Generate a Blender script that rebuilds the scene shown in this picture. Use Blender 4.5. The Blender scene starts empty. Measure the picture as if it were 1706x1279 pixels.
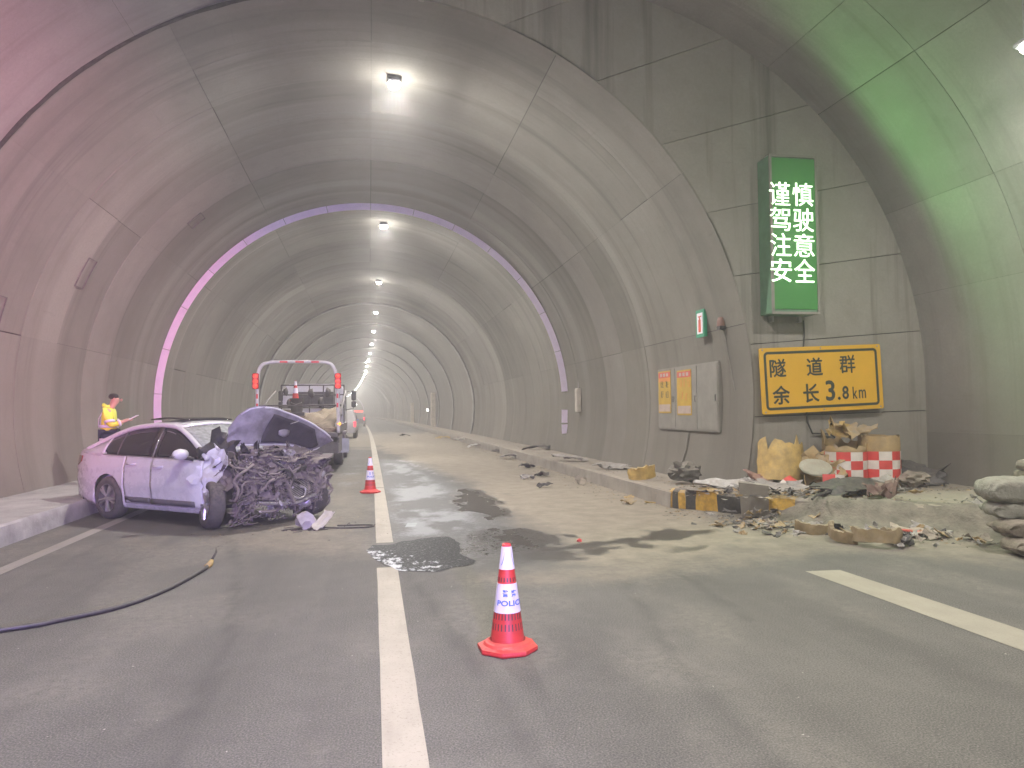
import bpy, bmesh, math, random
import numpy as np
from mathutils import Vector, Matrix, Euler, noise

# ------------------------------------------------------------------ camera, world, exposure
scene = bpy.context.scene
C = scene.collection
R = math.radians

CAM_H = 1.6
YAW, PITCH, ROLL = 0.18529, 0.03619, -0.0102
_fw = Vector((math.sin(YAW)*math.cos(PITCH), math.cos(YAW)*math.cos(PITCH), math.sin(PITCH)))
_rt = Vector((math.cos(YAW), -math.sin(YAW), 0))
_up = _rt.cross(_fw)
_r2 = math.cos(ROLL)*_rt + math.sin(ROLL)*_up
_u2 = -math.sin(ROLL)*_rt + math.cos(ROLL)*_up
cam_data = bpy.data.cameras.new('camera')
cam_data.sensor_width = 36.0
cam_data.lens = 26.0
cam_data.clip_start = 0.05
cam_data.clip_end = 2000
cam = bpy.data.objects.new('camera', cam_data)
C.objects.link(cam)
cam.matrix_world = Matrix((( _r2.x, _u2.x, -_fw.x, 0), (_r2.y, _u2.y, -_fw.y, 0),
                           (_r2.z, _u2.z, -_fw.z, CAM_H), (0, 0, 0, 1)))
scene.camera = cam

world = bpy.data.worlds.new('World')
scene.world = world
world.use_nodes = True
bg = world.node_tree.nodes['Background']
bg.inputs[0].default_value = (0.10, 0.11, 0.13, 1)
bg.inputs[1].default_value = 0.05          # the tunnel is closed to the sky

scene.view_settings.view_transform = 'Standard'
scene.view_settings.look = 'None'
scene.view_settings.exposure = -0.4
scene.view_settings.gamma = 1.0
scene.cycles.use_denoising = True
try:
    scene.cycles.denoiser = 'OPENIMAGEDENOISE'
except Exception:
    pass
scene.cycles.use_light_tree = False
scene.cycles.use_adaptive_sampling = True
scene.cycles.adaptive_threshold = 0.05
scene.cycles.adaptive_min_samples = 16
scene.cycles.time_limit = 900
scene.cycles.max_bounces = 6
scene.cycles.diffuse_bounces = 3
scene.cycles.glossy_bounces = 2
scene.cycles.volume_bounces = 1
scene.cycles.sample_clamp_indirect = 6.0

LAMP_W = 1080.0          # each tunnel lamp
BEACON_W = 9500.0        # each warning light beam
HAZE = 0.0045
LED_E = 3.0
LED_W = 34.0

# ------------------------------------------------------------------ tunnel layout (metres, camera at the origin)
K_CURVE = 0.000124
RT, ZC = 6.12, 1.83
Y_MOUTH = 11.16
KERB_R, KERB_L, KERB_H = 4.746, -4.453, 0.27
Y_FAR, Y_BACK = 440.0, -34.0
def xo(y):
    return -K_CURVE*y*y if y > 0 else 0.0
def wall_x(z, y, side=1):
    return xo(y) + side*math.sqrt(max(RT*RT - (z-ZC)**2, 0.1))

# ------------------------------------------------------------------ helpers
def fbm(p, o=4):
    return noise.fractal(Vector(p), 1.0, 2.0, o, noise_basis='PERLIN_ORIGINAL')

class MB:
    def __init__(s):
        s.v = []; s.f = []; s.m = []
    def add(s, verts, faces, M=None, mi=0):
        b = len(s.v)
        for p in verts:
            p = Vector(p)
            s.v.append(tuple(M @ p) if M else tuple(p))
        for f in faces:
            s.f.append(tuple(b+i for i in f)); s.m.append(mi)
        return s
    def box(s, c, d, M=None, mi=0, taper=1.0, bev=0.0):
        x, y, z = d[0]/2, d[1]/2, d[2]/2
        if bev > 0:
            b = min(bev, x*.9, y*.9, z*.9)
            prof = [(-x+b, -y), (x-b, -y), (x, -y+b), (x, y-b), (x-b, y), (-x+b, y), (-x, y-b), (-x, -y+b)]
            rings = [(-z, 1-b/max(x, y)), (-z+b, 1), (z-b, taper), (z, taper*(1-b/max(x, y)))]
            vs = [(c[0]+px*k, c[1]+py*k, c[2]+zz) for zz, k in rings for px, py in prof]
            fs = []
            for r in range(3):
                for i in range(8):
                    j = (i+1) % 8
                    fs.append((r*8+i, r*8+j, r*8+8+j, r*8+8+i))
            fs.append(tuple(range(7, -1, -1))); fs.append(tuple(range(24, 32)))
            return s.add(vs, fs, M, mi)
        vs = [(c[0]+i*x*(taper if k > 0 else 1), c[1]+j*y*(taper if k > 0 else 1), c[2]+k*z) for i in (-1, 1) for j in (-1, 1) for k in (-1, 1)]
        fs = [(0, 1, 3, 2), (4, 6, 7, 5), (0, 4, 5, 1), (2, 3, 7, 6), (0, 2, 6, 4), (1, 5, 7, 3)]
        return s.add(vs, fs, M, mi)
    def tube(s, pts, r, n=8, M=None, mi=0, sq=1.0, caps=True):
        pts = [Vector(p) for p in pts]
        rr = r if isinstance(r, (list, tuple)) else [r]*len(pts)
        vs = []; fs = []
        up = Vector((0, 0, 1))
        prev = None
        for i, p in enumerate(pts):
            t = (pts[min(i+1, len(pts)-1)] - pts[max(i-1, 0)])
            t = t.normalized() if t.length > 1e-9 else Vector((1, 0, 0))
            if prev is None:
                a = t.cross(up)
                if a.length < 1e-3: a = t.cross(Vector((1, 0, 0)))
            else:
                a = prev - t*prev.dot(t)
                if a.length < 1e-4: a = t.cross(up)
            a.normalize(); b = t.cross(a); prev = a
            for k in range(n):
                q = 2*math.pi*k/n
                vs.append(p + a*math.cos(q)*rr[i] + b*math.sin(q)*rr[i]*sq)
        for i in range(len(pts)-1):
            for k in range(n):
                j = (k+1) % n
                fs.append((i*n+k, i*n+j, (i+1)*n+j, (i+1)*n+k))
        if caps:
            fs.append(tuple(range(n-1, -1, -1))); fs.append(tuple((len(pts)-1)*n+k for k in range(n)))
        return s.add(vs, fs, M, mi)
    def lathe(s, prof, n=24, M=None, mi=0, a0=0.0, a1=2*math.pi):
        full = abs(a1-a0-2*math.pi) < 1e-6
        m = n if full else n+1
        vs = []; fs = []
        for r, z in prof:
            for k in range(m):
                q = a0+(a1-a0)*k/n
                vs.append((r*math.cos(q), r*math.sin(q), z))
        for i in range(len(prof)-1):
            for k in range(n):
                j = (k+1) % m
                fs.append((i*m+k, i*m+j, (i+1)*m+j, (i+1)*m+k))
        return s.add(vs, fs, M, mi)
    def prism(s, poly, t, M=None, mi=0):
        n = len(poly)
        vs = [(x, y, -t/2) for x, y in poly] + [(x, y, t/2) for x, y in poly]
        fs = [tuple(range(n-1, -1, -1)), tuple(range(n, 2*n))] + [(i, (i+1) % n, n+(i+1) % n, n+i) for i in range(n)]
        return s.add(vs, fs, M, mi)
    def grid(s, P, M=None, mi=0, thick=0.0):
        """P[i][j] -> 3D points; an open patch, or a closed shell when thick"""
        nu, nv = len(P), len(P[0])
        vs = [Vector(p) for row in P for p in row]
        fs = [(i*nv+j, (i+1)*nv+j, (i+1)*nv+j+1, i*nv+j+1) for i in range(nu-1) for j in range(nv-1)]
        if thick:
            nr = [Vector((0, 0, 0)) for _ in vs]
            for f in fs:
                a, b, c, d = (vs[k] for k in f)
                nn = (c-a).cross(d-b)
                for k in f: nr[k] = nr[k]+nn
            low = [vs[k]-(nr[k].normalized() if nr[k].length > 1e-9 else Vector((0, 0, 1)))*thick for k in range(len(vs))]
            N = len(vs)
            f2 = [tuple(N+k for k in reversed(f)) for f in fs]
            rim = [i*nv for i in range(nu)] + [(nu-1)*nv+j for j in range(1, nv)] + [i*nv+nv-1 for i in range(nu-2, -1, -1)] + [j for j in range(nv-2, 0, -1)]
            f3 = [(rim[k], N+rim[k], N+rim[(k+1) % len(rim)], rim[(k+1) % len(rim)]) for k in range(len(rim))]
            return s.add(vs+low, fs+f2+f3, M, mi)
        return s.add(vs, fs, M, mi)
    def lump(s, c, r, seed=0, amp=0.25, freq=2.0, sub=2, M=None, mi=0, rid=False):
        bm = bmesh.new()
        bmesh.ops.create_icosphere(bm, subdivisions=sub, radius=1.0)
        vs = []
        for v in bm.verts:
            p = v.co.copy()
            k = fbm(p*freq+Vector((seed*3.1, seed*1.7, seed*.9)), 3)
            if rid: k = abs(k)*1.6-.4
            q = p*(1+amp*k)
            vs.append((c[0]+q.x*r[0], c[1]+q.y*r[1], c[2]+q.z*r[2]))
        fs = [tuple(v.index for v in f.verts) for f in bm.faces]
        bm.free()
        return s.add(vs, fs, M, mi)
    def build(s, name, mat=None, parent=None, smooth=False, loc=None, rot=None, uv=None):
        me = bpy.data.meshes.new(name)
        me.from_pydata(s.v, [], s.f)
        mats = mat if isinstance(mat, (list, tuple)) else [mat]
        for m in mats:
            if m: me.materials.append(m)
        if len(mats) > 1:
            me.polygons.foreach_set('material_index', s.m)
        if smooth:
            me.polygons.foreach_set('use_smooth', [True]*len(s.f))
            if smooth == 'auto':
                bm = bmesh.new(); bm.from_mesh(me)
                for e in bm.edges:
                    if len(e.link_faces) == 2 and e.calc_face_angle(0) > R(38): e.smooth = False
                bm.to_mesh(me); bm.free()
        me.update()
        o = bpy.data.objects.new(name, me)
        C.objects.link(o)
        if parent: o.parent = parent
        if loc is not None: o.location = loc
        if rot is not None: o.rotation_euler = rot
        return o

def thing(name, label, cat, loc=(0, 0, 0), rotz=0.0, group=None, rot=None):
    o = bpy.data.objects.new(name, None)
    o.empty_display_size = 0.1
    C.objects.link(o)
    o.location = loc
    o.rotation_euler = rot if rot is not None else (0, 0, rotz)
    return tag(o, label, cat, group)
def tag(o, label, cat, group=None):
    o['label'] = label; o['category'] = cat
    if group: o['group'] = group
    return o
def kind(o, k):
    o['kind'] = k
    return o
def settle(o, z):
    """rest a one-mesh object on height z"""
    M = o.rotation_euler.to_matrix()
    lo = min((M @ v.co).z for v in o.data.vertices)
    o.location.z = z - lo - 0.004
    return o
def copy_tree(o, parent=None):
    c = o.copy(); C.objects.link(c); c.parent = parent
    for ch in list(o.children):
        copy_tree(ch, c)
    return c
def text_mesh(body, size, depth=0.004, bold=0.0, align='CENTER', space=1.0):
    cu = bpy.data.curves.new('lettering', 'FONT')
    cu.body = body; cu.size = size; cu.align_x = align; cu.align_y = 'CENTER'
    cu.extrude = depth; cu.offset = bold; cu.resolution_u = 3; cu.space_character = space
    t = bpy.data.objects.new('lettering', cu)
    C.objects.link(t)
    dg = bpy.context.evaluated_depsgraph_get()
    me = bpy.data.meshes.new_from_object(t.evaluated_get(dg))
    bpy.data.objects.remove(t); bpy.data.curves.remove(cu)
    return me
def text_obj(name, body, size, mat, parent, M, depth=0.004, bold=0.0, fit=None, space=1.0):
    """lettering in the local XY plane moved by the matrix M; fit=(w,h) scales it to that box"""
    me = text_mesh(body, size, depth, 0.0, space=space)
    if bold > 0:        # heavier strokes: the glyph set five times, a hair apart
        base = [v.co.copy() for v in me.vertices]; fc = [tuple(p.vertices) for p in me.polygons]
        vs = []; fs = []
        for k, (dx, dy) in enumerate(((0, 0), (1, 0), (-1, 0), (0, 1), (0, -1))):
            o_ = len(vs)
            vs += [(c.x+dx*bold, c.y+dy*bold, c.z+k*.0004) for c in base]; fs += [tuple(o_+i for i in f) for f in fc]
        me = bpy.data.meshes.new('lettering'); me.from_pydata(vs, [], fs)
    xs = [v.co.x for v in me.vertices]; ys = [v.co.y for v in me.vertices]
    cx, cy = (min(xs)+max(xs))/2, (min(ys)+max(ys))/2
    sx = sy = 1.0
    if fit:
        sx = fit[0]/max(max(xs)-min(xs), 1e-6); sy = fit[1]/max(max(ys)-min(ys), 1e-6)
    for v in me.vertices:
        v.co = M @ Vector(((v.co.x-cx)*sx, (v.co.y-cy)*sy, v.co.z))
    me.materials.clear(); me.materials.append(mat)
    o = bpy.data.objects.new(name, me); C.objects.link(o); o.parent = parent
    return o

def sheet(w, h, seed, bend=0.0, crumple=0.05, thick=0.012, nu=9, nv=7, ragged=0.12, bend_v=0.0, fold=0.0):
    """a torn, bent sheet lying in XY; bend = total angle over its width"""
    rnd = random.Random(seed)
    P = []
    for i in range(nu):
        row = []
        for j in range(nv):
            u = i/(nu-1)-.5; v = j/(nv-1)-.5
            e = max(abs(u), abs(v))*2
            ju = (rnd.random()-.5)*ragged*w*(1.0 if e > .95 else .3)
            jv = (rnd.random()-.5)*ragged*h*(1.0 if e > .95 else .3)
            x = u*w+ju; y = v*h+jv; z = 0.0
            if abs(bend) > 1e-3:
                rad = w/bend
                a = x/rad
                x = math.sin(a)*rad; z += (1-math.cos(a))*rad
            if abs(bend_v) > 1e-3:
                rad = h/bend_v
                a = y/rad
                y = math.sin(a)*rad; z += (1-math.cos(a))*rad
            z += crumple*fbm((u*3+seed*1.37, v*3+seed*.71, seed*.33), 3)
            if fold:
                z += fold*abs(math.sin((u*1.3+v*.9+seed)*5.0))
            row.append((x, y, z))
        P.append(row)
    m = MB(); m.grid(P, thick=thick)
    return m

# ------------------------------------------------------------------ materials
MATS = {}
def new_mat(name):
    m = bpy.data.materials.new(name); m.use_nodes = True
    nt = m.node_tree
    return m, nt, nt.nodes['Principled BSDF']
def N(nt, typ, **kw):
    n = nt.nodes.new(typ)
    for k, v in kw.items():
        if k.startswith('i_'):
            key = k[2:]
            key = int(key) if key.isdigit() else key.replace('_', ' ')
            n.inputs[key].default_value = v
        else:
            setattr(n, k, v)
    return n
def L(nt, a, b): nt.links.new(a, b)
def mixc(nt, fac, a, b, blend='MIX'):
    n = nt.nodes.new('ShaderNodeMix'); n.data_type = 'RGBA'; n.blend_type = blend
    for sock, val in ((n.inputs[0], fac), (n.inputs[6], a), (n.inputs[7], b)):
        if hasattr(val, 'is_linked') or isinstance(val, bpy.types.NodeSocket): nt.links.new(val, sock)
        else: sock.default_value = val if isinstance(val, (int, float)) else (*val[:3], 1)
    return n.outputs[2]
def ramp(nt, src, p0, p1, c0=(0, 0, 0), c1=(1, 1, 1)):
    if p0 > p1: p0, p1, c0, c1 = p1, p0, c1, c0
    n = nt.nodes.new('ShaderNodeValToRGB')
    e = n.color_ramp.elements
    e[1].position = max(p1, 0); e[0].position = max(p0, 0); e[0].color = (*c0, 1); e[1].color = (*c1, 1)
    nt.links.new(src, n.inputs[0])
    return n.outputs[0]
def math_n(nt, op, a, b=None):
    n = nt.nodes.new('ShaderNodeMath'); n.operation = op
    for k, val in enumerate((a, b)):
        if val is None: continue
        if isinstance(val, bpy.types.NodeSocket): nt.links.new(val, n.inputs[k])
        else: n.inputs[k].default_value = val
    return n.outputs[0]
def noise_n(nt, vec, scale, detail=4, rough=.55, dist=0.0):
    n = nt.nodes.new('ShaderNodeTexNoise')
    n.inputs['Scale'].default_value = scale; n.inputs['Detail'].default_value = detail
    n.inputs['Roughness'].default_value = rough; n.inputs['Distortion'].default_value = dist
    if vec is not None: nt.links.new(vec, n.inputs['Vector'])
    return n.outputs['Fac']
def mapped(nt, vec, sc):
    n = nt.nodes.new('ShaderNodeMapping'); n.inputs['Scale'].default_value = sc
    nt.links.new(vec, n.inputs['Vector'])
    return n.outputs[0]

DUST = (0.30, 0.255, 0.20)
def mat(name, col, rough=.6, metal=0.0, var=.18, scale=6.0, dust=0.0, bump=0.0, coat=0.0, spec=.5, dustcol=DUST, bscale=40.0):
    """plain procedural surface: colour broken up by noise, dust gathered on the faces that look up"""
    m, nt, b = new_mat(name)
    tc = nt.nodes.new('ShaderNodeTexCoord')
    n1 = noise_n(nt, tc.outputs['Object'], scale, 5, .6)
    dark = tuple(c*(1-var) for c in col); lite = tuple(min(c*(1+var), .95) for c in col)
    c = mixc(nt, ramp(nt, n1, .3, .7), dark, lite)
    rsock = None
    if dust > 0:
        g = nt.nodes.new('ShaderNodeNewGeometry')
        sx = nt.nodes.new('ShaderNodeSeparateXYZ'); L(nt, g.outputs['Normal'], sx.inputs[0])
        upf = ramp(nt, sx.outputs['Z'], -.35, .9)
        n2 = noise_n(nt, tc.outputs['Object'], scale*2.3, 5, .65)
        fac = math_n(nt, 'MULTIPLY', math_n(nt, 'ADD', upf, .35), ramp(nt, n2, .25, .7))
        fac = math_n(nt, 'MINIMUM', math_n(nt, 'MULTIPLY', fac, dust), .95)
        c = mixc(nt, fac, c, dustcol)
        rsock = math_n(nt, 'MINIMUM', math_n(nt, 'ADD', math_n(nt, 'MULTIPLY', fac, .6), rough), 1.0)
    L(nt, c, b.inputs['Base Color'])
    if rsock is not None: L(nt, rsock, b.inputs['Roughness'])
    else: b.inputs['Roughness'].default_value = rough
    b.inputs['Metallic'].default_value = metal
    b.inputs['Coat Weight'].default_value = coat
    b.inputs['Coat Roughness'].default_value = .08
    b.inputs['Specular IOR Level'].default_value = spec
    if bump > 0:
        bn = nt.nodes.new('ShaderNodeBump'); bn.inputs['Strength'].default_value = bump; bn.inputs['Distance'].default_value = .02
        L(nt, noise_n(nt, tc.outputs['Object'], bscale, 4, .6), bn.inputs['Height'])
        L(nt, bn.outputs[0], b.inputs['Normal'])
    MATS[name] = m
    return m
def emit(name, col, strength):
    m, nt, b = new_mat(name)
    b.inputs['Base Color'].default_value = (*[c*.5 for c in col], 1)
    b.inputs['Emission Color'].default_value = (*col, 1)
    b.inputs['Emission Strength'].default_value = strength
    MATS[name] = m
    return m
# ------------------------------------------------------------------ setting materials
def concrete(name, base, dirt=0.6, bands=0.5, streak=0.5):
    m, nt, b = new_mat(name)
    g = nt.nodes.new('ShaderNodeNewGeometry'); pos = g.outputs['Position']
    uvn = nt.nodes.new('ShaderNodeUVMap'); uv = uvn.outputs[0]
    oi = nt.nodes.new('ShaderNodeObjectInfo')
    big = noise_n(nt, mapped(nt, pos, (.5, .35, .5)), 1.0, 4, .6)
    mid = noise_n(nt, pos, 2.3, 5, .68)
    fine = noise_n(nt, pos, 22.0, 3, .7)
    c = mixc(nt, ramp(nt, big, .3, .7), tuple(x*.84 for x in base), tuple(x*1.10 for x in base))
    c = mixc(nt, math_n(nt, 'MULTIPLY', ramp(nt, mid, .55, .78), .35), c, tuple(x*.6 for x in base))
    c = mixc(nt, math_n(nt, 'MULTIPLY', ramp(nt, mid, .46, .26), .2), c, tuple(min(x*1.5, .8) for x in base))
    # water and soot runs along the curve of the lining
    st = noise_n(nt, mapped(nt, uv, (1.9, .10, 1)), 1.0, 4, .7)
    c = mixc(nt, math_n(nt, 'MULTIPLY', ramp(nt, st, .52, .72), streak), c, (.065, .059, .056))
    # pale and dark bands across the tunnel (patched pour joints)
    bd = noise_n(nt, mapped(nt, uv, (.55, .012, 1)), 1.0, 3, .6)
    c = mixc(nt, math_n(nt, 'MULTIPLY', ramp(nt, bd, .55, .62), bands), c, tuple(min(x*1.55, .7) for x in base))
    c = mixc(nt, math_n(nt, 'MULTIPLY', ramp(nt, bd, .42, .36), bands*.7), c, tuple(x*.6 for x in base))
    # thin smears of mortar and scuffs
    sm = noise_n(nt, mapped(nt, uv, (.9, 7.0, 1)), 1.0, 4, .7)
    c = mixc(nt, math_n(nt, 'MULTIPLY', ramp(nt, sm, .62, .75), .28), c, tuple(x*.5 for x in base))
    # road dust thrown up against the foot of the walls
    sx = nt.nodes.new('ShaderNodeSeparateXYZ'); L(nt, pos, sx.inputs[0])
    hz = math_n(nt, 'ADD', sx.outputs['Z'], math_n(nt, 'MULTIPLY', big, 3.0))
    c = mixc(nt, math_n(nt, 'MULTIPLY', ramp(nt, math_n(nt, 'MULTIPLY', hz, .12), .78, .12), dirt), c, (.165, .138, .110))
    # each pour a little lighter or darker
    tint = math_n(nt, 'ADD', math_n(nt, 'MULTIPLY', oi.outputs['Random'], .22), .89)
    cc = nt.nodes.new('ShaderNodeCombineColor')
    for k in range(3): L(nt, tint, cc.inputs[k])
    c = mixc(nt, 1.0, c, cc.outputs[0], 'MULTIPLY')
    c = mixc(nt, math_n(nt, 'MULTIPLY', ramp(nt, fine, .35, .7), .25), c, tuple(x*.7 for x in base))
    L(nt, c, b.inputs['Base Color'])
    b.inputs['Roughness'].default_value = .82
    b.inputs['Specular IOR Level'].default_value = .3
    bn = nt.nodes.new('ShaderNodeBump'); bn.inputs['Strength'].default_value = .3; bn.inputs['Distance'].default_value = .01
    L(nt, fine, bn.inputs['Height'])
    L(nt, bn.outputs[0], b.inputs['Normal'])
    return m
M_CONC = concrete('lining_concrete', (.212, .201, .176), bands=.4, streak=.5)
M_CONCP = concrete('lining_concrete_pale', (.255, .238, .212), bands=.2, streak=.3)
M_CONCW = concrete('bay_concrete', (.262, .250, .232), bands=.15, streak=.35)
M_ENDW = concrete('end_wall_concrete', (.262, .248, .215), dirt=.4, bands=.1, streak=.8)
M_BACK = mat('joint_mortar', (.05, .047, .045), .95, var=.3)
M_KERB = mat('kerb_concrete', (.27, .245, .215), .9, var=.25, scale=2.2, dust=.9, bump=.5, bscale=18)
M_KERBL = mat('kerb_concrete_pale', (.33, .315, .305), .9, var=.28, scale=2.6, dust=.4, bump=.5, bscale=18, dustcol=(.4, .38, .36))

# ------------------------------------------------------------------ tunnel lining, laid as single formwork panels
def shell_panel(name, P0, Nrm, uvs, material, parent, depth=.03):
    """P0[i][j] inner surface; edges turned outward by depth along Nrm"""
    nu, nv = len(P0), len(P0[0])
    vs = [Vector(p) for r in P0 for p in r]
    uvl = [u for r in uvs for u in r]
    fs = [(i*nv+j, i*nv+j+1, (i+1)*nv+j+1, (i+1)*nv+j) for i in range(nu-1) for j in range(nv-1)]
    rim = [i*nv for i in range(nu)] + [(nu-1)*nv+j for j in range(1, nv)] + [i*nv+nv-1 for i in range(nu-2, -1, -1)] + [j for j in range(nv-2, 0, -1)]
    n0 = len(vs)
    nl = [Vector(n) for r in Nrm for n in r]
    m = len(rim)
    for k in rim:
        vs.append(vs[k].copy()); uvl.append(uvl[k])
    for k in rim:
        vs.append(vs[k]+nl[k]*depth); uvl.append(uvl[k])
    for k in range(m):
        fs.append((n0+k, n0+(k+1) % m, n0+m+(k+1) % m, n0+m+k))
    me = bpy.data.meshes.new(name)
    me.from_pydata([tuple(v) for v in vs], [], fs)
    ul = me.uv_layers.new(name='UVMap')
    for p in me.polygons:
        for li in p.loop_indices:
            ul.data[li].uv = uvl[me.loops[li].vertex_index]
    me.polygons.foreach_set('use_smooth', [k < (nu-1)*(nv-1) for k in range(len(fs))])
    me.materials.append(material)
    o = bpy.data.objects.new(name, me); C.objects.link(o); o.parent = parent
    return o

TH0, TH1 = -math.asin(ZC/RT), math.pi+math.asin(ZC/RT)
def narrow(th, y, off=0.0):
    return (xo(y)+(RT+off)*math.cos(th), y, ZC+(RT+off)*math.sin(th))
tunnel = thing('tunnel_lining', 'long vaulted grey concrete tunnel bore curving away behind the truck', 'tunnel', (0, Y_MOUTH, 0))
tunnel.location = (0, 0, 0)
rnd = random.Random(5)
SPL = [TH0, R(11), R(36), R(62), R(90), R(118), R(143.7), R(169), TH1]
y = Y_MOUTH
ys = [y]
while ys[-1] < 43: ys.append(ys[-1]+(1.52 if len(ys) % 6 else 2.66))
for a in range(len(ys)-1):
    for q in range(len(SPL)-1):
        g = [rnd.choice((.0006, .001, .002, .005, .010)) for _ in range(4)]
        y0, y1 = ys[a]+g[0], ys[a+1]-g[1]
        if a == 0: y0 = ys[0]
        t0, t1 = SPL[q]+g[2]/RT, SPL[q+1]-g[3]/RT
        off = rnd.uniform(-.002, .006)
        nj = 8
        P = []; Nn = []; U = []
        for i in range(3):
            yy = y0+(y1-y0)*i/2
            P.append([narrow(t0+(t1-t0)*j/nj, yy, off) for j in range(nj+1)])
            Nn.append([(math.cos(t0+(t1-t0)*j/nj), 0, math.sin(t0+(t1-t0)*j/nj)) for j in range(nj+1)])
            U.append([(yy, (t0+(t1-t0)*j/nj)*RT) for j in range(nj+1)])
        shell_panel('lining_panel', P, Nn, U, M_CONCP if 17.6 < (y0+y1)/2 < 19.6 else M_CONC, tunnel)
# farther on: one mesh per pour
y = ys[-1]
while y < Y_FAR:
    y2 = y+10.24
    P = []; Nn = []; U = []
    for i in range(5):
        yy = y+.012+(y2-y-.024)*i/4
        P.append([narrow(TH0+(TH1-TH0)*j/40, yy, rnd.uniform(0, .001)) for j in range(41)])
        Nn.append([(math.cos(TH0+(TH1-TH0)*j/40), 0, math.sin(TH0+(TH1-TH0)*j/40)) for j in range(41)])
        U.append([(yy, (TH0+(TH1-TH0)*j/40)*RT) for j in range(41)])
    shell_panel('lining_segment', P, Nn, U, M_CONC, tunnel)
    # raised collar over the joint
    cb = MB()
    cb.grid([[narrow(TH0+(TH1-TH0)*j/40, y+dy, -.02 if dy in (-.18, .18) else -.05) for j in range(41)] for dy in (-.18, -.14, .14, .18)], thick=.06)
    cb.build('joint_collar', MATS.get('collar') or mat('collar', (.30, .29, .275), .8, var=.25, scale=1.5), tunnel, smooth='auto')
    y = y2
bk = MB()
yb = [Y_MOUTH+.01]+[20, 30, 43.5, 44]+[44+i*18 for i in range(1, 24)]
bk.grid([[narrow(TH0+(TH1-TH0)*j/40, yy, .028) for j in range(41)] for yy in yb])
bk.build('lining_backing', M_BACK, tunnel, smooth=True)

# ------------------------------------------------------------------ the wide bay round the camera
def wide_profile():
    pts = []
    ta = math.atan2(7.1-ZC, -3.1)
    for k in range(25):
        th = TH1+(ta-TH1)*k/24
        pts.append((RT*math.cos(th), ZC+RT*math.sin(th)))
    a = Vector(pts[-1]); bq = Vector((4.52, 8.2))
    ln = (bq-a).length
    ta_ = Vector((5.27, 3.1)).normalized()*ln*1.0; tb_ = Vector((6.2, -1.64)).normalized()*ln*1.0
    for k in range(1, 17):
        t = k/16
        p = a*(2*t**3-3*t**2+1)+ta_*(t**3-2*t**2+t)+bq*(-2*t**3+3*t**2)+tb_*(t**3-t**2)
        pts.append((p.x, p.y))
    c0 = math.atan2(8.2-2.004, 4.52-2.885)
    for k in range(1, 25):
        th = c0*(1-k/24)
        pts.append((2.93+6.384*math.cos(th), 2.004+6.384*math.sin(th)))
    pts.append((9.31, 1.0)); pts.append((9.30, -.02))
    # resample
    out = [pts[0]]; S = [0.0]
    for p, q in zip(pts, pts[1:]): S.append(S[-1]+math.hypot(q[0]-p[0], q[1]-p[1]))
    n = 90; res = []
    for i in range(n+1):
        s = S[-1]*i/n
        k = max(j for j in range(len(S)) if S[j] <= s+1e-9); k = min(k, len(pts)-2)
        f = (s-S[k])/(S[k+1]-S[k])
        res.append((pts[k][0]+(pts[k+1][0]-pts[k][0])*f, pts[k][1]+(pts[k+1][1]-pts[k][1])*f))
    return res, S[-1]
WP, WLEN = wide_profile()
def wide(s):
    """point and outward normal at fraction s"""
    t = min(max(s, 0), 1)*90; k = min(int(t), 89); f = t-k
    p = Vector(WP[k])*(1-f)+Vector(WP[k+1])*f
    a = Vector(WP[max(k-1, 0)]); b_ = Vector(WP[min(k+2, 90)])
    d = (b_-a).normalized()
    return p, Vector((-d.y, d.x))
def s_near(x, z):
    return min(range(91), key=lambda i: (WP[i][0]-x)**2+(WP[i][1]-z)**2)/90
bay = thing('bay_lining', 'wide pale concrete vault over the lay-by with formwork joints', 'vault', (0, 0, 0))
WS = [0, s_near(-6.0, 3.1), s_near(-4.95, 5.47), s_near(-3.44, 6.94), s_near(.8, 8.7), s_near(3.9, 8.35), s_near(6.4, 7.25), s_near(7.5, 6.46), s_near(8.75, 4.9), s_near(9.2, 3.6), s_near(9.3, 1.2), 1]
WY = [Y_MOUTH+.03, 8.9, 6.2, 3.4, -2, -12, Y_BACK]
for a in range(len(WY)-1):
    for q in range(len(WS)-1):
        g = [rnd.choice((.001, .002, .004, .008)) for _ in range(4)]
        y0, y1 = WY[a]-(g[0] if a else 0), WY[a+1]+g[1]
        s0, s1 = WS[q]+g[2]/WLEN, WS[q+1]-g[3]/WLEN
        P = []; Nn = []; U = []
        for i in range(3):
            yy = y0+(y1-y0)*i/2
            pr = []; nr = []; ur = []
            for j in range(13):
                s = s0+(s1-s0)*j/12
                p, n = wide(s)
                pr.append((p.x, yy, p.y)); nr.append((n.x, 0, n.y)); ur.append((yy, s*WLEN))
            P.append(pr); Nn.append(nr); U.append(ur)
        shell_panel('vault_panel', P, Nn, U, M_CONCW, bay)
bk = MB()
bk.grid([[(wide(j/60)[0].x+wide(j/60)[1].x*.03, yy, wide(j/60)[0].y+wide(j/60)[1].y*.03) for j in range(61)] for yy in (Y_MOUTH+.02, 0, Y_BACK)])
bk.build('lining_backing', M_BACK, bay, smooth=True)

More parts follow.
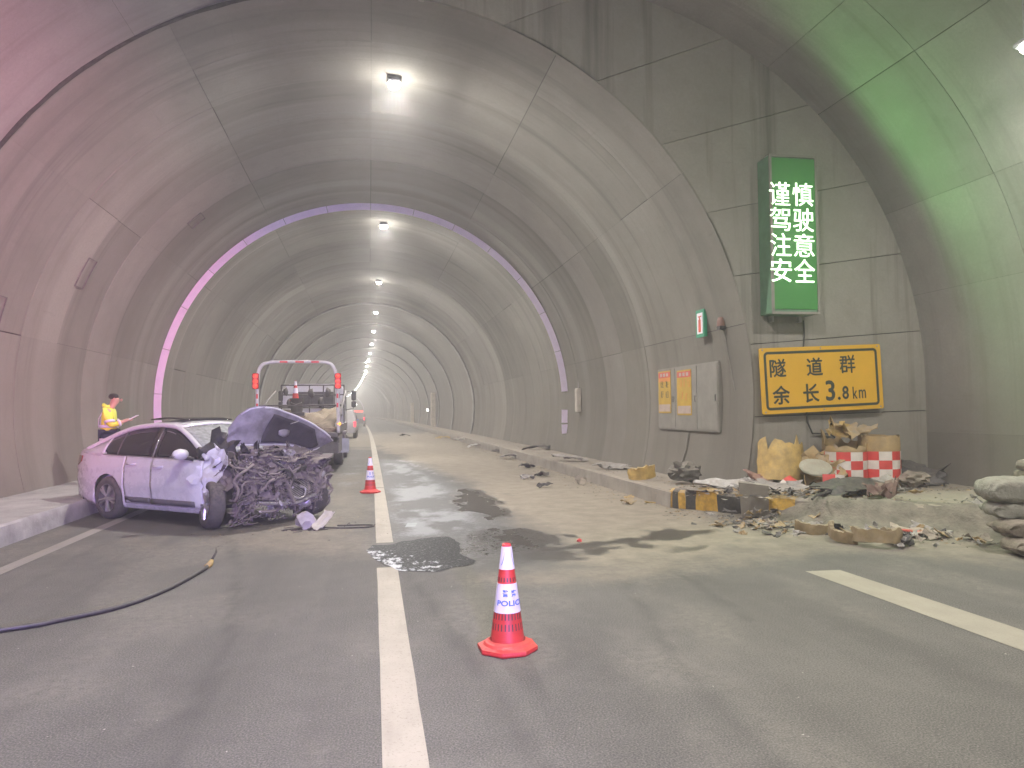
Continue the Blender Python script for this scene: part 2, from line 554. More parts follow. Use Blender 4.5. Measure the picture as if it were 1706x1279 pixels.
# ------------------------------------------------------------------ end walls of the bay: the face between the two arches
def end_wall(name, label, yw, sign):
    ew = thing(name, label, 'wall', (0, 0, 0))
    cuts = [0.0, .085, .16, .235, .31, .40, .50, .62, .75, .88, 1.0]    # from the right foot over the top to where the arches meet
    S_MEET = s_near(-3.1, 7.1); TH_MEET = math.atan2(7.1-ZC, -3.1)
    def pt(t, k):
        po, _ = wide(1+(S_MEET-1)*t)
        th = TH0+(TH_MEET-TH0)*(t**.93)
        rr = RT-.002
        pi = (rr*math.cos(th), ZC+rr*math.sin(th))
        return (pi[0]+(po.x-pi[0])*k, yw, pi[1]+(po.y-pi[1])*k), (pi[0]+(po.x-pi[0])*k, pi[1]+(po.y-pi[1])*k)
    for a in range(len(cuts)-1):
        g0, g1 = (.0004 if a else 0), .0004
        t0, t1 = cuts[a]+g0, cuts[a+1]-g1
        P = []; U = []; Nn = []
        for i in range(9):
            t = t0+(t1-t0)*i/8
            row = [pt(t, j/6) for j in range(7)]
            P.append([Vector(r[0])+Vector((0, sign*.004*(a % 3), 0)) for r in row]); U.append([(r[1][0]*1.0, r[1][1]) for r in row]); Nn.append([(0, sign, 0)]*7)
        shell_panel('wall_panel', P, Nn, U, M_ENDW, ew, .05)
    m = MB()
    m.grid([[tuple(Vector(pt(i/60, j/4)[0])+Vector((0, sign*.048, 0))) for j in range(5)] for i in range(61)])
    m.build('wall_backing', M_BACK, ew)
    return ew
end_wall('end_wall', 'grey concrete end wall of the lay-by behind the yellow sign', Y_MOUTH, 1)
# dark open joint where the bay meets the bore
jp = MB(); P = []
for k in range(61):
    th = R(86)+(TH1-R(90))*k/60
    wd = .05+.05*abs(fbm((th*5, 1, 3), 4))+.05*max(0, fbm((th*2, 4, 1), 2))
    r0 = RT-.008
    P.append([(r0*math.cos(th), Y_MOUTH-.02-wd*.8, ZC+r0*math.sin(th)), (r0*math.cos(th)*.9985, Y_MOUTH+.0, ZC+r0*.9985*math.sin(th)), (r0*math.cos(th), Y_MOUTH+.03+wd*.5*abs(fbm((th*9, 2, 2), 3)), ZC+r0*math.sin(th))])
jp.grid(P); jp.build('open_joint', mat('joint_dark', (.035, .032, .03), .95, var=.5, scale=12), tunnel, smooth=True)
# small access covers in the left wall
for (yy, zz, wy, hz_) in ((15.8, 4.4, .42, .62), (18.9, 6.3, .5, .42), (13.2, 3.3, .3, .5)):
    th = math.pi-math.asin((zz-ZC)/RT)
    ac = MB(); dth = hz_/RT/2
    for (a0_, a1_, y0_, y1_) in ((-dth, dth, -wy/2, -wy/2+.014), (-dth, dth, wy/2-.014, wy/2), (-dth, -dth+.0025, -wy/2, wy/2), (dth-.0025, dth, -wy/2, wy/2)):
        ac.grid([[narrow(th+a0_+(a1_-a0_)*i/4, yy+q, -.004) for q in (y0_, y1_)] for i in range(5)], thick=-.02)
    ac.build('access_frame', MATS.get('cover_grey') or mat('cover_grey', (.10, .095, .09), .9, var=.5), tunnel)
end_wall('end_wall', 'concrete end wall of the lay-by behind the camera', Y_BACK, -1)
m = MB()
m.grid([[(RT*math.cos(TH0+(TH1-TH0)*j/30), yy, ZC+RT*math.sin(TH0+(TH1-TH0)*j/30)) for j in range(31)] for yy in (Y_BACK, -60, -90)])
m.build('lining_segment', M_CONC, tunnel, smooth=True)

# ------------------------------------------------------------------ road with dust, wet and pale film painted on; the film includes reflected sheen
def poly_d(px, py, poly):
    """signed distance to a polygon (negative inside), numpy"""
    d = np.full(px.shape, 1e9); inside = np.zeros(px.shape, bool)
    n = len(poly)
    for i in range(n):
        x0, y0 = poly[i]; x1, y1 = poly[(i+1) % n]
        dx, dy = x1-x0, y1-y0
        t = np.clip(((px-x0)*dx+(py-y0)*dy)/(dx*dx+dy*dy+1e-12), 0, 1)
        d = np.minimum(d, np.hypot(px-x0-t*dx, py-y0-t*dy))
        c = ((y0 > py) != (y1 > py)) & (px < (x1-x0)*(py-y0)/(y1-y0+1e-12)+x0)
        inside ^= c
    return np.where(inside, -d, d)
def line_d(px, py, pts):
    d = np.full(px.shape, 1e9)
    for (x0, y0), (x1, y1) in zip(pts, pts[1:]):
        dx, dy = x1-x0, y1-y0
        t = np.clip(((px-x0)*dx+(py-y0)*dy)/(dx*dx+dy*dy+1e-12), 0, 1)
        d = np.minimum(d, np.hypot(px-x0-t*dx, py-y0-t*dy))
    return d
def soft(d, w):
    return np.clip(.5-d/w, 0, 1)
gx = np.concatenate([[-7.0, -5.5], np.arange(-4.7, 8.5, .07), [9.4]])
gy = [-95., -60., -34., -15., -5., 0., 2.0]
while gy[-1] < 14: gy.append(gy[-1]+.07)
while gy[-1] < 60: gy.append(gy[-1]*1.011)
while gy[-1] < Y_FAR: gy.append(gy[-1]+14)
gy = np.array(gy)
GX, GY = np.meshgrid(gx, gy)
GXo = GX - np.where(GY > 0, K_CURVE*GY**2, 0)
nz = np.array([fbm((x*.9, yv*.5, 0.3), 5) for x, yv in zip(GX.ravel(), GY.ravel())]).reshape(GX.shape)
nz2 = np.array([fbm((x*4.5+7, yv*2.2, 4.3), 5) for x, yv in zip(GX.ravel(), GY.ravel())]).reshape(GX.shape)
w = nz*.45+nz2*.18
ws = nz*.22+nz2*.26
DUSTP = [(0.3, 41.), (4.8, 60.), (5.2, 34.6), (5.2, 20.), (5.2, 12.3), (5.3, 10.4), (5.6, 8.4), (4.63, 7.9), (3.33, 7.34), (2.55, 7.22), (2.1, 7.63), (2.18, 8.71), (1.98, 10.79), (1.99, 14.0), (1.75, 19.85), (1.0, 26.92), (.4, 32)]
dust = soft(poly_d(GX, GY, DUSTP)+w*1.2, .9)*.95
dust = np.maximum(dust, soft(np.abs(GY-46)-12+nz*4, 8)*np.clip((GX+4)/3, 0, 1)*.8)
dust = np.maximum(dust, soft(line_d(GX, GY, [(1.2, 7.0), (2.2, 6.95), (3.2, 7.2), (4.9, 7.9), (6.5, 7.4), (7.5, 6.2)])-.35+w, .7)*.6)
dust = np.maximum(dust, soft(poly_d(GX, GY, [(5.0, 11.5), (8.5, 11.5), (8.5, 4.5), (7.4, 5.8), (6.2, 6.6), (5.3, 7.6)])+w, 1.0)*.8)
dust = np.maximum(dust, soft(line_d(GX, GY, [(-2.95, 10.2), (-2.3, 9.1), (-1.6, 9.3)])-.2+w*.9, .6)*.45)
dust = np.maximum(dust, soft(poly_d(GX, GY, [(-2.2, 9.6), (-.1, 8.6), (0, 13), (-.2, 20), (-1, 20), (-1, 13)])+w, 1.2)*.55)
dust = np.maximum(dust, soft(np.abs(GX+4.25)-.12+w*.4, .4)*.4)
DARK = [[(1.96, 16.7), (2.14, 15.06), (2.03, 11.1), (1.69, 10.68), (1.5, 11.94)], [(1.6, 10.0), (2.04, 9.81), (2.42, 9.2), (2.2, 8.6), (1.62, 8.7)], [(3.63, 9.26), (3.97, 9.32), (3.97, 8.93), (3.63, 8.69)]]
wet = np.zeros_like(GX)
for P_ in DARK: wet = np.maximum(wet, soft(poly_d(GX, GY, P_)-.02+ws, .22))
wet = np.maximum(wet, soft(line_d(GX, GY, [(1.5, 8.1), (1.9, 8.3), (2.67, 8.55), (3.44, 8.83), (4.4, 9.15)])-.13+ws*.5, .22)*.95)
wet = np.maximum(wet, soft(line_d(GX, GY, [(1.01, 8.0), (1.77, 7.9), (2.55, 8.22), (2.9, 8.3)])-.14+ws, .2)*.8)
wet = np.maximum(wet, soft(line_d(GX, GY, [(3.1, 7.7), (4.05, 8.25), (4.66, 8.52)])-.04+ws*.9, .18)*.6)
wet = np.maximum(wet, soft(line_d(GX, GY, [(.58, 27.), (1.5, 21.), (1.9, 16.)])-.05+ws, .25)*.6)
wet = np.maximum(wet, soft(line_d(GX, GY, [(1.1, 24.), (2.2, 17.), (2.6, 14)])-.03+ws, .2)*.45)
wet = np.maximum(wet, soft(poly_d(GX, GY, [(.5, 8.2), (1.0, 9.6), (1.7, 10.4), (2.2, 9.2), (2.3, 8.2), (1.5, 7.6), (.9, 7.4)])+ws, .5)*.62)
_r = random.Random(31)
for _ in range(11):
    x0_ = _r.uniform(.3, 2.3); y0_ = _r.uniform(8.6, 20); ln_ = _r.uniform(2, 9)
    wet = np.maximum(wet, soft(line_d(GX, GY, [(x0_, y0_), (x0_+_r.uniform(-.15, .1), y0_+ln_*.5), (x0_+_r.uniform(-.3, .1), y0_+ln_)])-.01+np.abs(ws)*.6, .2)*_r.uniform(.35, .7))
for _ in range(9):
    x0_ = _r.uniform(2.2, 4.2); y0_ = _r.uniform(8.0, 10)
    wet = np.maximum(wet, soft(line_d(GX, GY, [(x0_, y0_), (x0_+_r.uniform(.3, .9), y0_+_r.uniform(.1, .35))])-.01+np.abs(ws)*.7, .12)*_r.uniform(.4, .8))
WHITE = [(0.25, 24.), (1.2, 23.), (1.55, 17.26), (1.75, 12.28), (1.5, 10.07), (0.71, 9.5), (0.27, 9.6), (0.24, 11.57)]
white = soft(poly_d(GX, GY, WHITE)+w*.9, .5)*np.clip(.55+nz*.9+nz2*.5, 0, 1)
white = np.maximum(white, soft(poly_d(GX, GY, [(-1.0, 16.5), (-.1, 16.), (-.1, 23), (-1, 24)])+w*.8, .6)*np.clip(.35+nz*.8, 0, 1))
damp = soft(poly_d(GX, GY, [(.1, 26.), (1.6, 24.), (1.9, 17.26), (2.1, 12.28), (1.9, 8.5), (0.71, 8.0), (0.1, 8.6), (0.1, 11.57)])+w*.6, .7)
tyre = np.zeros_like(GX)
for xw, st_ in ((-2.75, .30), (-1.05, .34), (1.25, .30), (3.0, .26)):
    tyre = np.maximum(tyre, np.exp(-((GX-xw+nz*.25)/.28)**2)*st_*(.7+nz*.6))
for pts_, st_ in (([(-.9, 3.0), (-1.0, 5.5), (-1.35, 8.0), (-1.9, 10.4)], .75), ([(.75, 3.2), (.55, 5.6), (.3, 7.6)], .5), ([(2.9, 3.0), (2.75, 5.0), (2.95, 6.8)], .55), ([(-3.1, 4.0), (-3.2, 7.0), (-3.3, 10.0)], .5), ([(1.7, 2.6), (1.9, 4.6), (2.3, 6.6)], .4)):
    tyre = np.maximum(tyre, soft(line_d(GX, GY, pts_)-.075+np.abs(nz2)*.10, .07)*st_*np.clip(.75+nz*1.2, 0, 1))
pale = np.clip((nz-.12)*1.6, 0, .5)*(GY < 11)
nyy, nxx = GX.shape
verts = np.stack([GXo, GY, np.zeros_like(GX)], -1).reshape(-1, 3)
idx = np.arange(nyy*nxx).reshape(nyy, nxx)
quads = np.stack([idx[:-1, :-1], idx[:-1, 1:], idx[1:, 1:], idx[1:, :-1]], -1).reshape(-1, 4)
me = bpy.data.meshes.new('road')
me.from_pydata(verts.tolist(), [], quads.tolist())
for nm, arr in (('dust', dust), ('wet', wet), ('powder_sheen', white), ('damp', damp), ('tyre', tyre), ('pale', pale)):
    at = me.attributes.new(nm, 'FLOAT', 'POINT')
    at.data.foreach_set('value', arr.ravel().astype(np.float32))
m, nt, b = new_mat('asphalt')
g = nt.nodes.new('ShaderNodeNewGeometry'); pos = g.outputs['Position']
def attr(nm):
    a = nt.nodes.new('ShaderNodeAttribute'); a.attribute_name = nm
    return a.outputs['Fac']
sp = noise_n(nt, pos, 95.0, 3, .7); sp2 = noise_n(nt, pos, 260.0, 2, .6); mid = noise_n(nt, pos, 3.0, 6, .7); big = noise_n(nt, mapped(nt, pos, (.8, .35, 1)), 1.0, 4, .6)
fine = noise_n(nt, pos, 14.0, 6, .75)
c = mixc(nt, ramp(nt, big, .3, .7), (.088, .083, .073), (.130, .122, .107))
c = mixc(nt, math_n(nt, 'MULTIPLY', ramp(nt, mid, .45, .75), .4), c, (.18, .168, .15))
c = mixc(nt, math_n(nt, 'MULTIPLY', ramp(nt, sp, .48, .70), .60), c, (.29, .27, .24))
c = mixc(nt, math_n(nt, 'MULTIPLY', ramp(nt, sp, .50, .30), .8), c, (.04, .037, .034))
c = mixc(nt, math_n(nt, 'MULTIPLY', ramp(nt, sp2, .62, .75), .35), c, (.27, .25, .225))
trk = noise_n(nt, mapped(nt, pos, (2.4, .06, 1)), 1.0, 4, .6, .3)
c = mixc(nt, math_n(nt, 'MULTIPLY', ramp(nt, trk, .50, .72), .32), c, (.075, .068, .062))
def edge(a, lo, hi, k=.35):
    s = math_n(nt, 'ADD', a, math_n(nt, 'MULTIPLY', math_n(nt, 'SUBTRACT', fine, .5), k*2))
    return ramp(nt, s, lo, hi)
c = mixc(nt, math_n(nt, 'MULTIPLY', attr('tyre'), math_n(nt, 'ADD', math_n(nt, 'MULTIPLY', fine, .9), .3)), c, (.036, .034, .031))
c = mixc(nt, math_n(nt, 'MULTIPLY', attr('pale'), ramp(nt, fine, .35, .65)), c, (.24, .22, .185))
fd = math_n(nt, 'MULTIPLY', edge(attr('damp'), .25, .75), .45)
c = mixc(nt, fd, c, (.075, .08, .085))
fdust = edge(attr('dust'), .12, .95, .45)
dcol = mixc(nt, ramp(nt, mid, .3, .7), (.205, .175, .135), (.315, .270, .208))
c = mixc(nt, fdust, c, dcol)
fp = edge(attr('powder_sheen'), .28, .72, .6)
c = mixc(nt, math_n(nt, 'MULTIPLY', fp, .75), c, (.31, .315, .32))  # pale dust and the wet lane's reflection, both put into the colour
fw_ = edge(attr('wet'), .22, .72, .6)
c = mixc(nt, math_n(nt, 'MULTIPLY', fw_, .86), c, (.036, .031, .026))
L(nt, c, b.inputs['Base Color'])
ro = math_n(nt, 'SUBTRACT', math_n(nt, 'SUBTRACT', .88, math_n(nt, 'MULTIPLY', fw_, .45)), math_n(nt, 'MULTIPLY', fd, .5))
L(nt, ro, b.inputs['Roughness'])
bn = nt.nodes.new('ShaderNodeBump'); bn.inputs['Strength'].default_value = .5; bn.inputs['Distance'].default_value = .008
L(nt, math_n(nt, 'ADD', sp, math_n(nt, 'MULTIPLY', mid, 2.0)), bn.inputs['Height'])
L(nt, bn.outputs[0], b.inputs['Normal'])
me.materials.append(m)
M_ASPH = m
road = bpy.data.objects.new('road', me); C.objects.link(road); kind(road, 'structure')

# painted markings
def paint_mat(name, col, wear):
    m, nt, b = new_mat(name)
    g = nt.nodes.new('ShaderNodeNewGeometry'); pos = g.outputs['Position']
    n1 = noise_n(nt, pos, 55.0, 4, .7); n2 = noise_n(nt, pos, 2.2, 5, .65); n3 = noise_n(nt, mapped(nt, pos, (3, .5, 1)), 1.5, 4, .6)
    c = mixc(nt, ramp(nt, n2, .3, .7), tuple(x*.82 for x in col), col)
    c = mixc(nt, math_n(nt, 'MULTIPLY', ramp(nt, n1, .56, .74), wear), c, (.13, .118, .1))
    c = mixc(nt, math_n(nt, 'MULTIPLY', ramp(nt, n3, .5, .8), wear*.9), c, (.25, .215, .17))
    L(nt, c, b.inputs['Base Color']); b.inputs['Roughness'].default_value = .75
    return m
M_LINE = paint_mat('line_paint', (.43, .385, .315), .65)
M_LINE2 = paint_mat('line_paint_dusty', (.36, .325, .26), .45)
M_LINE3 = paint_mat('line_paint_worn', (.30, .275, .25), .8)
def stripe(name, x0, x1, y0, y1, mt, z=.004, ny=60, jag=.0025):
    r_ = random.Random(int(y0*10)+3)
    P = []
    for i in range(ny+1):
        yy = y0+(y1-y0)*(i/ny)**1.6 if y1 > 60 else y0+(y1-y0)*i/ny
        P.append([(x0+xo(yy)+r_.uniform(-jag, jag), yy, z), (x1+xo(yy)+r_.uniform(-jag, jag), yy, z)])
    mb = MB(); mb.grid(P)
    o = mb.build(name, mt, road)
    return o
stripe('lane_line', .036, .243, -12, 7.78, M_LINE)
stripe('lane_line', .036, .243, 9.25, 15.9, M_LINE)
stripe('lane_line', .036, .243, 16.0, 320, M_LINE, ny=120)
stripe('edge_line', -3.86, -3.69, -12, 260, M_LINE3, ny=160)
P = [[(4.14, 6.64, .004), (4.50, 6.62, .004)], [(4.15, 5, .004), (4.53, 5, .004)], [(4.16, 2.7, .004), (4.55, 2.7, .004)]]
mb = MB(); mb.grid(P); mb.build('bay_line', M_LINE2, road)

# ------------------------------------------------------------------ footways with their kerbs
def footway(name, path, wallfn, h, mt, bev=.025):
    """path: list of (x,y) of the kerb face; wallfn(x,y)->x of the wall side"""
    rows = []
    r_ = random.Random(len(path))
    for (x, y) in path:
        xw = wallfn(x, y); sg = 1 if xw > x else -1
        d = abs(xw-x)
        j = lambda: r_.uniform(-.008, .008)
        rows.append([(x-sg*.012, y, -.02), (x+j(), y, h*.55), (x+j(), y, h-bev), (x+sg*bev, y, h+j()*.5)] +
                    [(x+sg*(bev+(d-bev)*k/5), y, h+.012*fbm((x*2+k, y*2, 1), 3)) for k in range(1, 6)])
    mb = MB(); mb.grid(rows)
    o = mb.build(name, mt, None, smooth='auto')
    return kind(o, 'structure')
ysR = list(np.arange(Y_MOUTH+.2, 40, .35))+list(np.arange(40, Y_FAR, 6.0))
footway('footway_right', [(KERB_R+xo(y), y) for y in ysR], lambda x, y: xo(y)+5.93, KERB_H, M_KERB)
ysL = [Y_BACK]+list(np.arange(-6, 40, .4))+list(np.arange(40, Y_FAR, 6.0))
footway('footway_left', [(KERB_L+xo(y), y) for y in ysL], lambda x, y: xo(y)-5.93, KERB_H, M_KERBL)
# the bay's footway sweeps out to the right
BAYK = [(4.74, 11.5), (4.80, 11.2), (5.10, 10.9), (5.85, 9.6), (6.45, 8.9), (7.1, 8.35), (7.7, 7.6), (8.05, 6.7), (8.15, 5.5), (8.15, -10), (8.15, Y_BACK)]
def smooth_path(pts, n):
    out = []
    for i in range(len(pts)-1):
        p0 = Vector(pts[max(i-1, 0)]); p1 = Vector(pts[i]); p2 = Vector(pts[i+1]); p3 = Vector(pts[min(i+2, len(pts)-1)])
        for k in range(n):
            t = k/n
            out.append(.5*((2*p1)+(-p0+p2)*t+(2*p0-5*p1+4*p2-p3)*t*t+(-p0+3*p1-3*p2+p3)*t**3))
    out.append(Vector(pts[-1]))
    return out
PLAT_H = .33
bp = [Vector((4.76, 11.52))]+smooth_path(BAYK[1:9], 6)+[Vector((8.15, 0)), Vector((8.15, Y_BACK))]
mb = MB()
outer = []
for p in bp:
    yw = Y_MOUTH+.3 if p.y > 8.6 or p.x < 7.0 else p.y
    outer.append(p)
rows = []
r_ = random.Random(2)
for p in bp:
    j = r_.uniform(-.012, .012)
    # inner target on the wall: straight to the right wall or to the end wall
    tx = 9.36; ty = min(p.y+ (9.36-p.x)*.55, Y_MOUTH+.1) if p.y > 5 else p.y
    row = [(p.x-.01, p.y-.012, -.02), (p.x+j, p.y+j, PLAT_H*.5), (p.x+.01, p.y+.008, PLAT_H-.04), (p.x+.045, p.y+.04, PLAT_H)]
    for k in range(1, 9):
        f = k/8
        xx = p.x+.05+(tx-p.x-.05)*f; yy = p.y+.04+(ty-p.y-.04)*f
        row.append((xx, yy, PLAT_H+.02*fbm((xx*2, yy*2, 5), 3)))
    rows.append(row)
mb.grid(rows)
bayw = kind(mb.build('footway_bay', M_KERB, None, smooth='auto'), 'structure')
# corner up to the end wall
mb = MB()
P = []
for i in range(13):
    x = 4.9+(9.36-4.9)*i/12
    P.append([(x, Y_MOUTH+.32, PLAT_H-.004), (x, Y_MOUTH-.1, PLAT_H-.004), (x, max(10.75-.35*(x-4.9), 8.9) if x > 5.1 else 10.98, PLAT_H-.006)])
mb.grid(P); mb.build('footway_corner', M_KERB, bayw, smooth=True)

# black and yellow paint on the kerb nose: single painted blocks standing 3 mm proud
M_KY = mat('kerb_yellow', (.55, .32, .03), .65, var=.35, scale=11, dust=.8)
M_KK = mat('kerb_black', (.028, .028, .03), .65, var=.4, scale=11, dust=.5)
kp = smooth_path(BAYK[0:5], 10)
kp = kp[2:34]
for k in range(0, len(kp)-4, 4):
    seg = kp[k:k+5]
    rows = []
    for q, p in enumerate(seg):
        d = (seg[min(q+1, 4)]-seg[max(q-1, 0)]).normalized(); nrm = Vector((d.y, -d.x))
        if nrm.x > 0: nrm = -nrm
        sl = .10*(q/4)
        rows.append([(p.x+nrm.x*.016, p.y+nrm.y*.016, .01), (p.x+nrm.x*.02, p.y+nrm.y*.02, .16), (p.x+nrm.x*.012, p.y+nrm.y*.012, PLAT_H-.035), (p.x-nrm.x*.045, p.y-nrm.y*.045, PLAT_H+.006), (p.x-nrm.x*.16, p.y-nrm.y*.16, PLAT_H+.008)])
    hj = rnd.uniform(-.035, .012); tj = rnd.uniform(-.02, .02)
    rows = [[(x_+tj*z_*2+.012*fbm((x_*9, y_*9, z_*9), 2), y_-abs(tj)*z_, z_+(hj if z_ > .2 else 0)+.012*fbm((x_*7, y_*7, 3), 2)) for (x_, y_, z_) in rw_] for rw_ in rows]
    mb = MB(); mb.grid(rows)
    mb.build('kerb_block', M_KY if (k//4) % 2 == 0 else M_KK, bayw, smooth='auto')

# ------------------------------------------------------------------ lamps
M_LENS = emit('lamp_lens', (1.0, .96, .90), 90.0)
M_LENS.cycles.emission_sampling = 'NONE'
M_HOUS = mat('lamp_housing', (.30, .30, .31), .5, metal=.3)
ORD = ['nearest', 'second', 'third', 'fourth', 'fifth', 'sixth', 'seventh', 'eighth', 'ninth', 'tenth', 'eleventh', 'twelfth']
def tunnel_lamp(x, y, z, label, group, power, zc=None, side=0):
    t = thing('ceiling_lamp', label, 'lamp', (x, y, z), 0, group)
    m = MB(); m.box((0, 0, .05), (.24, .30, .06), bev=.02); m.box((0, 0, .09), (.16, .2, .03)); m.build('housing', M_HOUS, t)
    m = MB(); m.lathe([(.02, -.075), (.075, -.06), (.11, -.03), (.125, .018)], 20); m.build('lens', M_LENS, t, smooth=True)
    ztop = (zc if zc else ZC+math.sqrt(RT*RT-(x-xo(y))**2))-z
    m = MB()
    for sx_ in (-.1, .1): m.tube([(sx_, 0, .1), (sx_, 0, ztop+.02)], .007, 6)
    m.box((0, 0, ztop-.012), (.26, .07, .012))
    m.build('bracket', M_HOUS, t)
    if power <= 0: return t
    ld = bpy.data.lights.new('lamp_light', 'AREA'); ld.energy = power; ld.shape = 'DISK'; ld.size = .3; ld.color = (1.0, .965, .92)
    lo = bpy.data.objects.new('lamp_light', ld); C.objects.link(lo); lo.parent = t; lo.location = (0, 0, -.09)
    if side:  # fill point hung below the lens, added to brighten the ceiling
        ld = bpy.data.lights.new('ceiling_fill', 'POINT'); ld.energy = side; ld.shadow_soft_size = .05; ld.color = (1.0, .965, .92)
        lo = bpy.data.objects.new('ceiling_fill', ld); C.objects.link(lo); lo.parent = t; lo.location = (0, 0, -.40)
    return t
for n in range(-5, 34):
    yy = 14.0+10.93*n
    if n < 0:
        tunnel_lamp(.43, yy, 8.42 if yy > Y_BACK else 7.81, 'overhead lamp behind the camera in the lay-by vault', 'lamps behind the camera', LAMP_W*1.1, zc=8.62 if yy > Y_BACK else None, side=LAMP_W*.25 if n >= -2 else 0)
    else:
        ld_ = 0; lab = (ORD[n]+' ceiling lamp counted from the front of the tunnel row') if n < 12 else 'tiny far ceiling lamp in the merged end of the row'
        tunnel_lamp(.43+xo(yy), yy, 7.81, lab, 'ceiling lamps in a row', LAMP_W if n < 12 else (LAMP_W*2.2 if n % 3 == 1 else 0), side=LAMP_W*.075 if n < 3 else 0)
for yy, lb in ((7.05, 'bright vault lamp above the sandbags at the right edge'), (-5., 'vault lamp behind the camera on the right')):
    p, n = wide(s_near(7.75, 6.15))
    tunnel_lamp(p.x-.42, yy, p.y-.42, lb, 'lamps behind the camera' if yy < 0 else 'lay-by lamps', LAMP_W*.22, zc=p.y+.15)

# ------------------------------------------------------------------ reflective arch rings
M_RING = mat('ring_plate', (.76, .66, .82), .42, var=.06, scale=3)
M_RINGD = mat('ring_back', (.08, .08, .085), .7)
def ring(yr, label, nseg, a0, a1, width, gaps=()):
    t = thing('reflective_ring', label, 'ring', (xo(yr), yr, 0))
    for k in range(nseg):
        if k in gaps: continue
        t0 = a0+(a1-a0)*k/nseg+.0012; t1 = a0+(a1-a0)*(k+1)/nseg-.0012
        P = []
        for i in range(7):
            th = t0+(t1-t0)*i/6
            P.append([((RT-.005)*math.cos(th), .0, ZC+(RT-.005)*math.sin(th)), ((RT-width)*math.cos(th), .0, ZC+(RT-width)*math.sin(th))])
        m = MB(); m.grid(P, thick=-.012)
        m.build('ring_plate', M_RING, t)
    return t
ring(22.67, 'lilac reflective arch ring on the tunnel wall around the tow truck', 16, R(-9), R(189), .21, gaps=(0,))
m = MB()
ring(276.0, 'far pale reflective arch ring just right of the truck mirror', 12, TH0+.03, TH1-.03, .3)
# loose lower plates of the near ring on the right wall
lr = thing('ring_remnant', 'short bent lilac plate left hanging below the ring on the right wall', 'plate', (0, 0, 0))
for (za, zb, tl) in ((1.20, 1.62, .012), (.86, 1.16, -.02)):
    m = MB(); m.box((0, 0, 0), (.19, .02, zb-za-.01)); m.build('ring_plate', M_RING, lr, loc=(wall_x(1.3, 22.67)-.11, 22.65, (za+zb)/2), rot=(0, tl*2, 0))

# ------------------------------------------------------------------ the dusty air
m = MB(); m.box((-8, 186, 4.4), (70, 570, 11.5))
hz = m.build('haze', None); kind(hz, 'stuff')
mt = bpy.data.materials.new('haze_air'); mt.use_nodes = True
nt = mt.node_tree; nt.nodes.clear()
out = nt.nodes.new('ShaderNodeOutputMaterial'); pv = nt.nodes.new('ShaderNodeVolumePrincipled')
pv.inputs['Color'].default_value = (.95, .93, .90, 1); pv.inputs['Density'].default_value = HAZE; pv.inputs['Anisotropy'].default_value = .35
L(nt, pv.outputs[0], out.inputs['Volume'])
hz.data.materials.append(mt)
# ------------------------------------------------------------------ materials for the things
M_RED = mat('cone_red', (.62, .035, .03), .45, var=.12, dust=.15)
M_WHITE = mat('reflective_white', (.78, .74, .80), .4, var=.06)
M_BLUE = mat('print_blue', (.08, .16, .50), .5, var=.1)
M_BLACKP = mat('black_plastic', (.02, .02, .022), .5, var=.3, dust=.35)
M_DKGRN = mat('sign_green_box', (.10, .20, .12), .55, var=.15)
M_SIGNY = mat('sign_yellow', (.62, .35, .022), .45, var=.06, scale=2)
M_SIGNK = mat('sign_print', (.035, .045, .03), .5, var=.1)
M_GREY = mat('painted_steel_grey', (.22, .205, .18), .6, var=.15, scale=3)
M_STEEL = mat('bare_steel', (.35, .34, .33), .4, metal=.8, var=.25, dust=.4)
M_DRUM = mat('drum_plastic', (.38, .26, .11), .6, var=.25, scale=5, dust=.8)
M_DRUM2 = mat('drum_plastic_bright', (.48, .32, .09), .55, var=.3, scale=7, dust=.55)
M_DRUMO = mat('drum_plastic_old', (.24, .175, .085), .7, var=.3, scale=6, dust=.7)
M_CKR = mat('checker_red', (.60, .055, .05), .45, var=.1, dust=.12)
M_CKW = mat('checker_white', (.66, .60, .55), .45, var=.1, dust=.2)
M_RUB = mat('rubble', (.25, .22, .18), .9, var=.35, scale=8, dust=.6)
M_PANEL = mat('car_panel_grey', (.30, .285, .275), .5, var=.4, scale=8, dust=.55)
M_DARKP = mat('dark_trim', (.038, .035, .040), .5, var=.35, scale=9, dust=.28)
M_SAND = mat('sandbag_weave', (.155, .132, .10), .95, var=.4, scale=7, dust=.5, bump=1.0, bscale=30)
M_SANDG = mat('sandbag_print_green', (.06, .20, .11), .9, var=.3, scale=7, dust=.4)
M_PINK = mat('poster_red', (.55, .10, .08), .6, var=.1)
M_POSTW = mat('poster_white', (.42, .33, .29), .6, var=.12)
M_POSTY = mat('poster_yellow', (.46, .29, .035), .55, var=.1)
M_ORANGE = mat('poster_orange', (.60, .24, .06), .6, var=.08)
M_GREENS = mat('sign_green', (.03, .26, .14), .5, var=.1)
M_SIGNR = mat('sign_red', (.60, .08, .04), .5, var=.1)

# wall frames: sign plane facing the camera side (local x right, local y up, local z towards -Y)
def face_y(x, y, z, roll=0.0):
    return Matrix.Translation((x, y, z)) @ Matrix.Rotation(roll, 4, (0, -1, 0)) @ Matrix.Rotation(R(90), 4, 'X')
# sign plane on the right wall facing -X (local x towards -Y, local y up)
def face_x(x, y, z, lean=0.0):
    return Matrix.Translation((x, y, z)) @ Matrix.Rotation(lean, 4, 'Y') @ Matrix(((0, 0, -1, 0), (-1, 0, 0, 0), (0, 1, 0, 0), (0, 0, 0, 1)))

